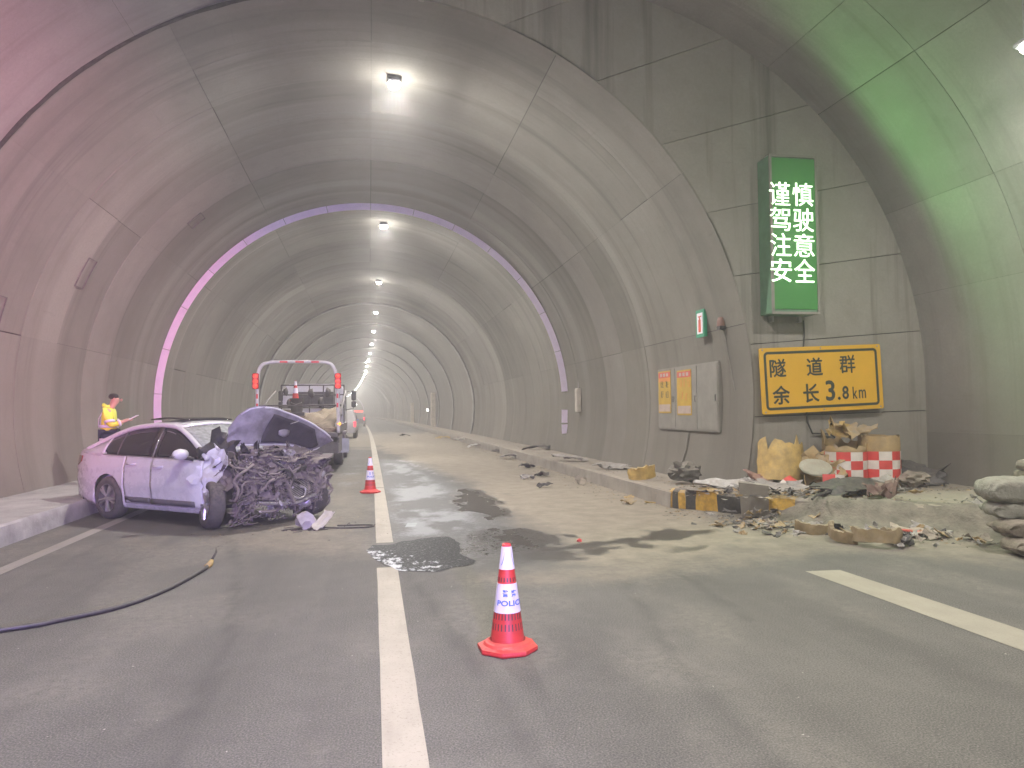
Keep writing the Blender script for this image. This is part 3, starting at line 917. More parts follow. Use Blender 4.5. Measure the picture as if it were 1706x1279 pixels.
def rbox(m, w, h, d, M, rad=.04, z0=0.0, mi=0):
    """rounded plate"""
    poly = []
    for cx, cy, a0 in ((w/2-rad, h/2-rad, 0), (-w/2+rad, h/2-rad, 90), (-w/2+rad, -h/2+rad, 180), (w/2-rad, -h/2+rad, 270)):
        for k in range(5):
            a = R(a0+k*22.5); poly.append((cx+rad*math.cos(a), cy+rad*math.sin(a)))
    m.prism(poly, d, M @ Matrix.Translation((0, 0, z0)), mi)
    return poly
def rframe(m, w, h, t, d, M, rad, z0):
    """rounded rectangular ring, t wide"""
    def rp(w, h, rad):
        out = []
        for cx, cy, a0 in ((w/2-rad, h/2-rad, 0), (-w/2+rad, h/2-rad, 90), (-w/2+rad, -h/2+rad, 180), (w/2-rad, -h/2+rad, 270)):
            for k in range(5):
                a = R(a0+k*22.5); out.append((cx+rad*math.cos(a), cy+rad*math.sin(a)))
        return out
    o, i = rp(w, h, rad), rp(w-2*t, h-2*t, max(rad-t, .005))
    n = len(o)
    vs = [(x, y, z0) for x, y in o]+[(x, y, z0) for x, y in i]+[(x, y, z0-d) for x, y in o]+[(x, y, z0-d) for x, y in i]
    fs = []
    for k in range(n):
        j = (k+1) % n
        fs += [(k, j, n+j, n+k), (2*n+k, 2*n+j, j, k), (n+k, n+j, 3*n+j, 3*n+k)]
    m.add(vs, fs, M)

# ------------------------------------------------------------------ LED message sign
M_LEDC = emit('led_glyph', (.80, 1.0, .72), LED_E)
M_LEDC.cycles.emission_sampling = 'NONE'
M_LEDP = emit('led_panel', (.07, .36, .07), .10)
led = thing('message_sign', 'tall green lit LED message board on the end wall above the yellow sign', 'LED sign', (6.68, 10.95, 3.12))
inv = Matrix.Translation((-6.68, -10.95, -3.12))
m = MB(); m.box((6.665, 10.96, 4.39), (.82, .38, 2.56), inv, bev=.012); m.build('casing', M_DKGRN, led)
m = MB(); m.box((6.665, 10.764, 4.40), (.76, .012, 2.44), inv); m.build('display', M_LEDP, led)
m = MB(); rframe(m, .84, 2.58, .04, .03, inv @ face_y(6.665, 10.765, 4.39), .012, .018); m.build('bezel', M_GREY, led)
rowsT = ['谨慎', '驾驶', '注意', '安全']
for r_i, pair in enumerate(rowsT):
    for c_i, ch in enumerate(pair):
        text_obj('led_character', ch, .4, M_LEDC, led, inv @ face_y(6.415+.41*c_i+.0, 10.752, 5.04-.413*r_i), .006, .0, fit=(.36, .375))
m = MB()
for k in (-.25, .25): m.box((6.665+k, 11.1, 3.06), (.05, .10, .10), inv); m.box((6.665+k, 11.1, 5.72), (.05, .10, .10), inv)
m.build('mounting_bracket', M_STEEL, led)
for z_ in (3.55, 3.8, 4.05, 4.3, 4.55, 4.8, 5.05, 5.3):
    ld = bpy.data.lights.new('led_light', 'SPOT'); ld.energy = LED_W; ld.color = (.30, 1.0, .24); ld.spot_size = R(172); ld.spot_blend = .4; ld.shadow_soft_size = 0.0
    lo = bpy.data.objects.new('led_light', ld); C.objects.link(lo); lo.parent = led
    lo.location = (6.665-6.68, 10.72-10.95, z_-3.12); lo.rotation_euler = (R(-90), 0, 0)
# ------------------------------------------------------------------ yellow distance sign
ys_ = thing('distance_sign', 'yellow rectangular tunnel group distance sign tilted on the end wall', 'sign', (7.26, 11.02, 2.075))
SR = R(2.25)
SM = face_y(0, 0, 0, SR)
m = MB(); rbox(m, 2.20, 1.075, .02, SM, .03); m.build('plate', M_SIGNY, ys_)
m = MB(); rframe(m, 2.06, .95, .042, .004, SM, .07, .0145); m.build('border', M_SIGNK, ys_)
for ch, px, py, w_, h_, bo in (('隧', -.79, .205, .29, .30, .006), ('道', -.13, .205, .29, .30, .006), ('群', .47, .225, .29, .30, .004),
                               ('余', -.755, -.235, .31, .31, .008), ('长', -.22, -.225, .29, .31, .008),
                               ('3', .13, -.20, .17, .34, .008), ('.', .285, -.335, .055, .055, .012), ('8', .405, -.245, .12, .22, .008), ('k', .58, -.255, .085, .20, .003), ('m', .715, -.28, .13, .145, .002)):
    text_obj('lettering', ch, .3, M_SIGNK, ys_, SM @ Matrix.Translation((px, py, .0135)), .002, bo*.8, fit=(w_, h_))
m = MB()
for bx_ in (-1.06, 0, 1.06):
    for by_ in (-.505, .505):
        m.lathe([(0, .016), (.014, .016), (.016, .01)], 8, SM @ Matrix.Translation((bx_*.985, by_, 0)))
kind(m.build('bolts', M_STEEL, ys_), 'stuff')
m = MB()
for k in (-.7, .7): m.box((k, .05, 0), (.05, .085, .9))
m.build('rail', M_STEEL, ys_)
# cable on the end wall, between the two signs and below
m = MB(); m.tube([(7.02, 11.13, 3.05), (7.03, 11.13, 2.8), (7.00, 11.13, 2.55)], .012, 6)
tag(m.build('wall_cable', M_BLACKP), 'short black cable hanging between the LED board and the yellow sign', 'cable')
m = MB(); m.tube([(7.02, 11.12, 1.62), (7.05, 11.12, 1.35), (7.12, 11.11, 1.18), (7.45, 11.11, 1.16), (7.6, 11.1, 1.05)], .014, 6)
m.tube([(7.6, 11.1, 1.05), (7.66, 11.1, .98)], .014, 6)
tag(m.build('wall_cable', M_BLACKP), 'loose dark cable hanging below the yellow sign above the drums', 'cable')

# ------------------------------------------------------------------ things on the right tunnel wall
fx = thing('extinguisher_sign', 'small green framed fire extinguisher sign on the right wall', 'sign', (5.90, 12.61, 3.16))
FM = face_x(0, 0, 0, 0)
m = MB(); rbox(m, .34, .50, .06, FM, .01); m.build('frame', M_GREENS, fx)
m = MB(); rbox(m, .23, .38, .004, FM, .004, .0325); m.build('panel', M_WHITE, fx)
m = MB(); rbox(m, .095, .235, .004, FM @ Matrix.Translation((0, -.045, 0)), .02, .037)
rbox(m, .05, .05, .004, FM @ Matrix.Translation((0, .095, 0)), .012, .037)
rbox(m, .13, .02, .004, FM @ Matrix.Translation((.01, .125, 0)), .006, .037)
kind(m.build('pictogram', M_SIGNR, fx), 'thing')

cab = thing('hose_cabinet', 'flat grey fire hose cabinet set in the right wall with two notices', 'cabinet', (6.02, 13.65, 1.18))
inv = Matrix.Translation((-6.02, -13.65, -1.18))
m = MB(); m.box((6.07, 13.65, 1.815), (.10, 2.84, 1.27), inv, bev=.01); m.build('body', M_GREY, cab)
for (a_, b_) in ((12.26, 13.10), (13.12, 14.12), (14.14, 15.04)):
    m = MB(); m.box((6.018, (a_+b_)/2, 1.815), (.018, b_-a_, 1.21), inv, bev=.004)
    d_ = m.build('door', M_GREY, cab)
    m = MB(); m.box((6.0, a_+.07, 1.8), (.02, .03, .12), inv); m.build('handle', M_STEEL, d_)
def poster(y0, y1, z0, z1, head, body, label, two):
    t = thing('notice', label, 'notice', (6.0, (y0+y1)/2, (z0+z1)/2), 0, 'notices on the hose cabinet')
    M0 = face_x(0, 0, 0); w_, h_ = y1-y0, z1-z0
    m = MB(); rbox(m, w_, h_, .004, M0, .005); m.build('sheet', body, t)
    m = MB(); rbox(m, w_*.94, h_*.13, .003, M0 @ Matrix.Translation((0, h_*.40, .0035)), .004); hd = m.build('header', head, t)
    m = MB(); rbox(m, w_*.9, h_*.17, .003, M0 @ Matrix.Translation((0, -h_*.38, .0035)), .004); m.build('footer', M_POSTW, t)
    rr = random.Random(int(y0*10))
    m = MB()
    for k in range(3): rbox(m, w_*.16, h_*.075, .003, M0 @ Matrix.Translation((w_*(-.24+.24*k), h_*.40, .0065)), .004)
    kind(m.build('header_print', M_POSTW, t), 'stuff')
    m = MB()
    cells = [(-.2, .18), (.2, .18), (-.2, -.06), (.2, -.06)] if two else [(-.25, .2), (.05, .21), (.3, .19), (-.12, -.06), (.15, -.1)]
    for cx, cy in cells:
        for k in range(5):
            rbox(m, w_*rr.uniform(.05, .2 if two else .12), h_*.012, .003, M0 @ Matrix.Translation((w_*(cx+rr.uniform(-.05, .05)), h_*(cy+.035*(k-2)), .0035)), .001)
        for k in range(2 if two else 1):
            rbox(m, w_*.025, h_*.14, .003, M0 @ Matrix.Translation((w_*(cx+rr.uniform(-.1, .1)), h_*cy, .0035)), .001)
    kind(m.build('print', M_SIGNK if two else MATS['poster_orange'], t), 'stuff')
    if two:
        m = MB(); rbox(m, w_*.9, h_*.09, .003, M0 @ Matrix.Translation((0, h_*.285, .0035)), .004); m.build('band', M_ORANGE, t)
poster(14.32, 14.98, 1.52, 2.40, M_PINK, M_POSTY, 'left notice on the hose cabinet, red header and dark characters', True)
poster(13.32, 14.00, 1.48, 2.37, M_PINK, M_POSTY, 'right notice on the hose cabinet, brighter yellow sheet', False)

al = thing('alarm_beacon', 'small rusty red alarm beacon on the right wall beside the extinguisher sign', 'alarm', (5.93, 11.9, 3.06))
m = MB(); m.lathe([(0, .13), (.05, .12), (.07, .05), (.07, -.03)], 12); m.build('dome', mat('alarm_red', (.20, .11, .085), .6, var=.2), al, smooth=True)
m = MB(); m.box((.03, 0, -.06), (.16, .12, .06)); m.build('bracket', M_BLACKP, al)
m = MB(); m.tube([(.04, 0, -.08), (.09, -.02, -.4), (.13, -.08, -.8), (.15, -.16, -1.15)], .009, 6); m.build('cable', M_GREY, al)
m = MB(); m.tube([(wall_x(1.15, 13.55)-.02, 13.55, 1.16), (wall_x(.8, 13.6)-.02, 13.6, .8), (wall_x(.28, 13.75)-.02, 13.75, .28)], .022, 8)
tag(m.build('drain_pipe', M_GREY), 'thin dark pipe running down the wall under the hose cabinet', 'pipe')
bx = thing('junction_box', 'narrow pale junction box on the right wall next to the reflective ring', 'box', (5.98, 21.33, 1.9))
m = MB(); m.box((0.02, 0, 0), (.12, .26, .70), bev=.012); m.build('body', mat('box_cream', (.46, .42, .36), .5), bx)
m = MB(); m.box((-.045, 0, 0), (.01, .22, .64), bev=.003); m.build('door', MATS['box_cream'], bx)
m = MB(); m.tube([(.07, .1, .35), (.06, .1, 1.2), (.02, .1, 1.6)], .02, 6); m.build('conduit', M_STEEL, bx)
for (yy, zz, hh, lab) in ((66., 2.3, 3.0, 'pale tall equipment cabinet far down the right wall'), (92., 1.9, 2.4, 'second small equipment cabinet farther down the right wall')):
    o = thing('equipment_cabinet', lab, 'cabinet', (xo(yy)+5.75, yy, .27))
    m = MB(); m.box((0, 0, hh/2), (.36, .9, hh), bev=.02); m.build('body', mat('cab_tan%d' % yy, (.50, .45, .36), .6), o)
    m = MB(); m.box((-.19, 0, hh/2), (.012, .8, hh*.9), bev=.004); m.build('door', MATS['cab_tan%d' % yy], o)
M_MARK = emit('marker_light', (1, .97, .9), 25.0); M_MARK.cycles.emission_sampling = 'NONE'
for (xx, yy, zz, lab) in ((-.55, 150., 3.1, 'tiny white light deep in the dusty tunnel'), (5.6, 70., 1.75, 'tiny white marker light low on the far right wall')):
    o = thing('marker_light', lab, 'light', (xx+xo(yy), yy, zz))
    m = MB(); m.lathe([(0, .1), (.07, .08), (.1, 0), (.07, -.08), (0, -.1)], 12); m.build('lens', M_MARK, o, smooth=True)
    m = MB(); m.box((0, .12, 0), (.16, .06, .22)); m.build('holder', M_HOUS, o)

# ------------------------------------------------------------------ traffic cones
def cone(label, loc, rotz, lettered, scale=1.0, group='police traffic cones'):
    t = thing('traffic_cone', label, 'traffic cone', loc, rotz, group)
    S = Matrix.Scale(scale, 4)
    # base: eight-sided foot with a raised collar
    m = MB()
    r8 = lambda r, z: [(r*math.cos(R(22.5+45*k))*(1/math.cos(R(22.5))), r*math.sin(R(22.5+45*k))/math.cos(R(22.5)), z) for k in range(8)]
    rings = [r8(.185, 0), r8(.19, .012), r8(.188, .03), r8(.16, .042)]
    vs = [p for r_ in rings for p in r_]; fs = [(a*8+k, a*8+(k+1) % 8, a*8+8+(k+1) % 8, a*8+8+k) for a in range(3) for k in range(8)]
    fs += [tuple(range(7, -1, -1)), tuple(range(24, 32))]
    m.add(vs, fs, S)
    m.lathe([(.165, .04), (.150, .056), (.135, .062), (.122, .07)], 28, S)
    m.build('base', M_RED, t)
    rad = lambda z: .115-(z-.062)*(.115-.030)/(.70-.062)
    def band(name, z0, z1, mt, out=0.0, n=32):
        m = MB(); m.lathe([(rad(z0)+out-.004, z0), (rad(z0)+out, z0+.001), (rad((z0+z1)/2)+out, (z0+z1)/2), (rad(z1)+out, z1-.001), (rad(z1)+out-.004, z1)], n, S)
        return m.build(name, mt, t, smooth='auto')
    band('body', .062, .70, M_RED)
    lo_ = band('lower_sleeve', .255, .445, M_WHITE, .0025)
    up_ = band('upper_sleeve', .535, .685, M_WHITE, .0025)
    m = MB(); m.lathe([(rad(.70), .70), (.022, .703), (.018, .69), (.016, .64)], 20, S); m.build('top_rim', M_RED, t, smooth='auto')
    if lettered:
        m = MB()
        for z, n_ in ((.235, 26), (.165, 26), (.47, 18)):
            hh = .022 if z < .3 else .014
            for k in range(n_):
                a = 2*math.pi*k/n_
                r0 = rad(z)+.0012
                p = [((rad(z+dz)+.0012)*math.cos(a+da/r0), (rad(z+dz)+.0012)*math.sin(a+da/r0), z+dz) for da, dz in ((-.004, -hh), (.004, -hh), (.004, hh), (-.004, hh))]
                m.add(p, [(0, 1, 2, 3)], S)
        kind(m.build('vent_slots', M_BLACKP, t), 'stuff')
        def wrap(name, body, zc, hh, ww, ang0, par, mt, bold):
            me = text_mesh(body, .1, 0.0, bold)
            xs = [v.co.x for v in me.vertices]; ys2 = [v.co.y for v in me.vertices]
            cx, cy = (min(xs)+max(xs))/2, (min(ys2)+max(ys2))/2
            for v in me.vertices:
                x = (v.co.x-cx)*ww/(max(xs)-min(xs)); z = (v.co.y-cy)*hh/(max(ys2)-min(ys2))+zc
                rr = rad(z)+.0042; a = ang0+x/rad(zc)
                v.co = S @ Vector((rr*math.cos(a), rr*math.sin(a), z))
            me.materials.clear(); me.materials.append(mt)
            o = bpy.data.objects.new(name, me); C.objects.link(o); o.parent = par
        a0 = R(-90)
        wrap('lettering', '警', .385, .045, .040, a0-.37, lo_, M_BLUE, .002)
        wrap('lettering', '察', .385, .045, .040, a0+.42, lo_, M_BLUE, .002)
        wrap('lettering', 'POLICE', .322, .036, .195, a0+.12, lo_, M_BLUE, .003)
        for sg in (-1, 1):
            m = MB()
            P = []
            for k in range(9):
                z = .565+.085*k/8
                a = a0+sg*(.95-.35*math.sin(k/8*math.pi*.5))
                P.append([((rad(z)+.004)*math.cos(a+d_), (rad(z)+.004)*math.sin(a+d_), z) for d_ in (-.08*(1-k/10), .05*(1-k/10))])
            m.grid(P, S); m.build('emblem', M_BLUE, up_)
    return t
cone('red and white police cone standing alone in the foreground', (.879, 4.95, .003), R(3), True)
cone('red and white cone beside the lane line in front of the truck', (-.07, 15.05, .003), R(20), True)

# ------------------------------------------------------------------ wet patch
PUD = [(-0.08, 8.75), (-0.01, 9.10), (0.19, 9.12), (0.49, 9.38), (0.91, 9.46), (1.01, 9.0), (0.95, 8.35), (1.04, 7.8), (0.69, 7.55), (0.33, 7.53), (0.16, 7.82), (0.01, 8.23)]
out_ = []
pp = smooth_path([Vector(p) for p in PUD]+[Vector(PUD[0])], 8)[:-1]
for k, p in enumerate(pp):
    q = Vector((.45, 8.5)); d = p-q
    out_.append(q+d*(1+.10*fbm((p.x*4, p.y*4, 2), 3)))
m = MB()
vs = [(.45, 8.5, .0075)]+[(p.x*.55+.45*.45, p.y*.55+8.5*.45, .0075) for p in out_]+[(p.x, p.y, .006) for p in out_]
n = len(out_)
fs = [(0, 1+k, 1+(k+1) % n) for k in range(n)]+[(1+k, 1+n+k, 1+n+(k+1) % n, 1+(k+1) % n) for k in range(n)]
m.add(vs, fs)
mt, nt, b = new_mat('oily_water')
g = nt.nodes.new('ShaderNodeNewGeometry'); pos = g.outputs['Position']
n1 = noise_n(nt, pos, 34.0, 4, .8); n2 = noise_n(nt, pos, 4.0, 5, .7); n3 = noise_n(nt, mapped(nt, pos, (1, .4, 1)), 22.0, 5, .8)
c = mixc(nt, math_n(nt, 'MULTIPLY', ramp(nt, n1, .56, .66), .9), (.010, .010, .010), (.26, .25, .24))  # pale specks are glints painted into the water colour
sx = nt.nodes.new('ShaderNodeSeparateXYZ'); L(nt, pos, sx.inputs[0])
# white froth and bright reflection painted together at the near and left rim
f1 = math_n(nt, 'SUBTRACT', math_n(nt, 'ADD', math_n(nt, 'MULTIPLY', sx.outputs['X'], -.75), math_n(nt, 'MULTIPLY', math_n(nt, 'SUBTRACT', 8.5, sx.outputs['Y']), .42)), -.52)
f1 = math_n(nt, 'ADD', f1, math_n(nt, 'MULTIPLY', math_n(nt, 'SUBTRACT', n2, .5), 1.8))
f1 = math_n(nt, 'ADD', f1, math_n(nt, 'MULTIPLY', math_n(nt, 'SUBTRACT', n3, .5), 1.6))
foam_glare = ramp(nt, f1, .50, .70)
c = mixc(nt, foam_glare, c, (.62, .63, .64))
L(nt, c, b.inputs['Base Color'])
L(nt, math_n(nt, 'ADD', math_n(nt, 'MULTIPLY', foam_glare, .3), .48), b.inputs['Roughness'])
b.inputs['Specular IOR Level'].default_value = .12
bn = nt.nodes.new('ShaderNodeBump'); bn.inputs['Strength'].default_value = 1.0; bn.inputs['Distance'].default_value = .012
L(nt, n1, bn.inputs['Height']); L(nt, bn.outputs[0], b.inputs['Normal'])
pud = m.build('puddle', mt, None, smooth=True); kind(pud, 'structure')

# ------------------------------------------------------------------ black hose on the left lane
hp = smooth_path([Vector((-4.2, 5.75, .022)), Vector((-2.73, 6.12, .022)), Vector((-2.35, 6.36, .022)), Vector((-2.05, 6.66, .022)), Vector((-1.84, 7.2, .022)), Vector((-1.72, 7.9, .022)), Vector((-1.69, 8.25, .022))], 8)
hs = thing('rubber_hose', 'long black rubber hose curving over the left lane with a yellow end', 'hose', (-2.0, 6.7, 0))
inv = Matrix.Translation((2.0, -6.7, 0))
m = MB(); m.tube(hp, .021, 10, inv); m.build('hose', mat('hose_rubber', (.035, .034, .034), .45, var=.25, dust=.25), hs, smooth=True)
m = MB(); m.tube([(-1.70, 8.15, .024), (-1.69, 8.27, .026), (-1.69, 8.35, .05)], [.028, .03, .02], 8, inv); m.build('tape', M_DRUM2, hs, smooth=True)
m = MB(); m.tube([(-1.69, 8.33, .05), (-1.66, 8.42, .12), (-1.665, 8.44, .17)], [.014, .011, .004], 6, inv); m.build('frayed_end', M_BLACKP, hs, smooth=True)

# ------------------------------------------------------------------ crash drums in front of the end wall
def drum(label, loc, broken, seed, r=.305, h=.82):
    t = thing('crash_drum', label, 'drum', loc, R(0), 'crash drums')
    rr = random.Random(seed)
    n = 40
    def prof(a):
        if not broken: return h-.035*max(0, fbm((math.cos(a)*2, math.sin(a)*2, seed), 3))
        k = fbm((math.cos(a)*1.6+3, math.sin(a)*1.6, seed), 4)
        return h*(.93+.25*k)-.10*max(0, math.cos(a+R(60)))
    zs = [0, .02, .10, .148, .152, .30, .43, .568, .572, .66, .74, 1.0]
    P = []
    for zf in zs:
        row = []
        for k in range(n+1):
            a = 2*math.pi*k/n
            top = prof(a)
            z = zf if zf < .6 else .572+(top-.572)*((zf-.572)/(1-.572))
            q = r-(.008 if zf in (0, 1.0) else 0)
            if broken and z > .58: q += .035*fbm((math.cos(a)*2, math.sin(a)*2, z*4+seed), 3)
            row.append((q*math.cos(a), q*math.sin(a), z))
        P.append(row)
    m = MB(); m.grid(P, thick=.008); m.build('shell', M_DRUM, t, smooth='auto')
    # checker wrap: every square a sheet of its own
    ncol = 10
    for c_ in range(ncol):
        for r_ in range(3):
            a0 = 2*math.pi*c_/ncol+seed; a1 = 2*math.pi*(c_+1)/ncol+seed
            z0 = .152+.139*r_; z1 = z0+.139
            Q = [[((r+.0125)*math.cos(a0+(a1-a0)*i/5), (r+.0125)*math.sin(a0+(a1-a0)*i/5), z) for z in (z0, z1)] for i in range(6)]
            m = MB(); m.grid(Q); m.build('checker_square', M_CKR if (c_+r_) % 2 else M_CKW, t, smooth=True)
    if not broken:
        m = MB(); m.lathe([(0, h*.95), (.2, h*.955), (r-.02, h*.94)], 32); m.build('lid', M_DRUM, t, smooth=True)
    else:
        m = MB(); m.lathe([(0, .55), (.18, .58), (r-.03, .56)], 24); m.build('sand_fill', M_RUB, t, smooth=True)
    return t
drum('upright tan crash drum with red and white checks and torn rim, right of the pair', (8.0, 10.66, PLAT_H), False, .30)
drum('tan crash drum with red and white checks and a smashed open top', (7.42, 10.72, PLAT_H), True, .62, r=.325)

def shard(name, mb, material, loc, rot, label, cat, ground, group=None, smooth='auto'):
    o = mb.build(name, material, None, smooth=smooth, loc=loc, rot=rot)
    settle(o, ground)
    return tag(o, label, cat, group)
def ring_piece(r, h, a0, a1, seed, thick=.05, rag=.25):
    P = []
    nn = 22
    for i in range(nn+1):
        a = a0+(a1-a0)*i/nn
        top = h*(.75+rag*1.2*fbm((a*1.3, seed, 1), 3)+rag*.5*fbm((a*6, seed, 2), 3))
        P.append([((r+.025*fbm((a*2, z*5, seed), 3))*math.cos(a), (r+.025*fbm((a*2, z*5, seed), 3))*math.sin(a), z) for z in np.linspace(0, top, 7)])
    m = MB(); m.grid(P, thick=thick)
    return m
G = 'broken drum pieces'
H0 = KERB_H+.01; PH = PLAT_H+.01
# pieces piled on and round the broken drum
ld_ = sheet(.62, .34, 21, bend=1.1, crumple=.10, thick=.01, ragged=.25)
o = shard('plastic_scrap', ld_, M_DRUM, (7.38, 10.62, 1.1), (R(25), R(8), R(20)), 'torn tan lid piece lying on top of the smashed checked drum', 'fragment', 1.08, G)
o = shard('plastic_scrap', sheet(.30, .24, 22, bend=.6, crumple=.06, thick=.01, ragged=.3), M_DRUM2, (7.22, 10.6, 1.2), (R(60), R(10), R(-20)), 'small bright yellow chip standing on the smashed drum', 'fragment', 1.12, G)
o = shard('plastic_scrap', sheet(.46, .30, 23, bend=.5, crumple=.05, thick=.012, ragged=.25), M_DRUM, (7.75, 10.72, 1.2), (R(12), R(-14), R(5)), 'bent tan flap bridging between the two checked drums', 'fragment', 1.13, G)
m = ring_piece(.38, .78, R(180), R(356), 37, .014, .38)
shard('torn_drum', m, M_DRUM2, (6.42, 11.02, .8), (R(-10), R(9), R(4)), 'large torn yellow drum wall standing against the end wall left of the drums', 'drum', PH, G)
m = sheet(.62, .55, 32, bend=1.2, crumple=.14, thick=.012, nu=13, nv=9, ragged=.3)
shard('torn_drum', m, M_DRUM, (6.98, 10.68, .6), (R(62), R(-12), R(-20)), 'dusty tan torn drum wall slumped between the yellow piece and the drums', 'drum', PH, G)
m = MB(); m.lathe([(0, .03), (.20, .028), (.24, .012), (.245, -.012), (.23, -.02), (0, -.015)], 30)
shard('loose_disc', m, mat('lid_grey', (.33, .33, .26), .6, var=.2, dust=.6), (6.72, 10.42, .8), (R(26), R(-8), 0), 'round grey green drum lid tilted on the rubble', 'lid', PH+.22, G)
def checker_frag(name, nc, nr, loc, rot, label, ground, seed, skirt=True):
    t = thing(name, label, 'fragment', loc, 0, G, rot=rot)
    for c_ in range(nc):
        for r_ in range(nr):
            a0, a1 = -.36*nc/2*1.6+c_*.58, -.36*nc/2*1.6+(c_+1)*.58
            Q = [[(.31*math.sin(a0+(a1-a0)*i/4), -.31*math.cos(a0+(a1-a0)*i/4)+.31+.02*fbm((i+c_*4, r_+j, seed), 2), .139*(r_+j)) for j in (0, 1)] for i in range(5)]
            m = MB(); m.grid(Q, thick=-.006); m.build('checker_square', M_CKR if (c_+r_) % 2 == 0 else M_CKW, t, smooth='auto')
    if skirt:
        a0 = -.36*nc/2*1.6-.1; a1 = a0+nc*.58+.25
        Q = [[(.312*math.sin(a0+(a1-a0)*i/8), -.312*math.cos(a0+(a1-a0)*i/8)+.31, z) for z in (-.15, -.002)] for i in range(9)]
        m = MB(); m.grid(Q, thick=-.007); m.build('skirt', M_DRUM2, t, smooth='auto')
    return t
checker_frag('checked_fragment', 2, 1, (6.78, 10.02, PH+.12), (R(-12), R(4), R(-6)), 'small red and white checked scrap with yellow skirt below the drum lid', PH, 1)
checker_frag('checked_fragment', 2, 2, (6.33, 10.28, PH+.02), (R(-55), R(-30), R(15)), 'dusty faded red and white checked piece lying among the rubble', PH, 2, False)
# curved yellow pieces on the road
shard('tan_rim_scrap', ring_piece(.27, .20, R(150), R(390), 4), M_DRUMO, (5.72, 7.72, 0), (R(-6), R(6), R(10)), 'curved tan drum rim lying on the road in front of the debris, yellow tip', 'drum piece', 0, G)
shard('plastic_scrap', ring_piece(.24, .17, R(150), R(275), 9), M_DRUMO, (5.60, 8.02, 0), (R(14), R(0), R(-20)), 'short curved tan shard on the road left of the yellow tipped rim', 'drum piece', 0, G)
shard('plastic_scrap', ring_piece(.26, .17, R(190), R(340), 14), M_DRUMO, (5.55, 8.75, 0), (R(10), 0, R(0)), 'dome like tan shard half buried in dust on the road', 'drum piece', 0, G)
shard('plastic_scrap', ring_piece(.27, .30, R(200), R(345), 17), M_DRUM2, (5.02, 13.45, .3), (R(8), R(-6), R(-15)), 'lone yellow curved shard standing on the right kerb', 'drum piece', H0, G)
shard('plastic_scrap', sheet(.16, .10, 41, bend=.7, crumple=.03, thick=.012), M_DRUM2, (4.50, 12.75, 0), (R(20), 0, R(25)), 'small yellow chip on the road under the lone kerb shard', 'fragment', 0, G)
shard('plastic_scrap', sheet(.20, .08, 42, bend=.5, crumple=.02, thick=.012), M_DRUM2, (4.66, 12.05, 0), (0, 0, R(-12)), 'flat yellow sliver lying at the foot of the kerb', 'fragment', 0, G)
shard('plastic_scrap', sheet(.26, .16, 43, bend=.9, crumple=.05, thick=.012), M_DRUM, (4.25, 12.05, 0), (R(15), 0, R(35)), 'dusty bent tan scrap on the road near the kerb', 'fragment', 0, G)
shard('plastic_scrap', sheet(.24, .2, 44, bend=1.2, crumple=.05, thick=.012), M_RUB, (4.35, 15.35, 0), (R(55), R(20), R(-20)), 'pale triangular concrete chip standing on the dusty lane', 'fragment', 0)

# car panels and trim on the bay footway
G2 = 'car wreckage by the kerb'
m = sheet(1.15, .36, 51, bend=.4, crumple=.08, thick=.01, nu=17, nv=8, ragged=.18)
shard('bodywork_scrap', m, mat('panel_white', (.58, .56, .55), .45, var=.25, scale=5, dust=.55), (5.62, 11.05, .4), (R(10), R(-4), R(-8)), 'crumpled whitish car panel lying along the kerb', 'car panel', PH, G2)
m = sheet(.8, .34, 52, bend=.5, crumple=.08, thick=.01, nu=12, nv=8, ragged=.25)
shard('bodywork_scrap', m, M_PANEL, (6.0, 10.35, .4), (R(14), R(6), R(-25)), 'bent grey car panel beneath the faded checked piece', 'car panel', PH, G2)
m = sheet(1.35, .40, 53, bend=-.35, crumple=.07, thick=.012, nu=17, nv=9, ragged=.22, fold=.03)
shard('car_bumper', m, M_DARKP, (6.85, 9.62, .4), (R(20), R(-2), R(14)), 'long dark torn bumper cover in front of the checked drums', 'bumper', PH, G2)
m = sheet(.9, .28, 54, bend=.3, crumple=.06, thick=.01, nu=12, nv=7, ragged=.25)
shard('bodywork_scrap', m, M_PANEL, (7.25, 9.85, .5), (R(14), R(-6), R(20)), 'pale grey panel edge resting on the dark bumper', 'car panel', PH+.06, G2)
m = sheet(.5, .3, 55, bend=.6, crumple=.06, thick=.01, ragged=.3)
shard('mirror_shell', m, mat('pink_plastic', (.40, .22, .19), .5, var=.3, dust=.5), (5.92, 10.75, .4), (R(30), R(12), R(30)), 'small reddish plastic piece on the whitish panel', 'fragment', PH+.05, G2)
m = MB(); m.lump((0, 0, .12), (.30, .24, .17), 61, .55, 2.6, 3, rid=True)
shard('engine_part', m, mat('engine_dark', (.10, .098, .09), .6, var=.5, scale=14, dust=.6), (5.45, 12.45, .3), (0, 0, R(20)), 'dark lumpy engine part on the kerb left of the whitish panel', 'engine part', H0, G2)
m = MB(); m.prism([(-.21, -.30), (.20, -.27), (.235, .26), (-.14, .31)], .04)
shard('concrete_slab', m, mat('slab_grey', (.29, .265, .235), .85, var=.15, scale=4, dust=.3), (5.36, 9.88, .2), (R(-64), R(3), R(-26)), 'flat grey slab leaning against the black and yellow kerb', 'slab', 0)
m = sheet(.5, .16, 57, bend=.5, crumple=.05, thick=.012)
shard('trim_strip', m, M_PANEL, (5.95, 9.12, .1), (R(8), 0, R(-14)), 'long grey strip on the road right of the leaning slab', 'strip', 0, G2)
m = sheet(.42, .30, 58, bend=1.6, crumple=.16, thick=.01, ragged=.4, nu=11, nv=9)
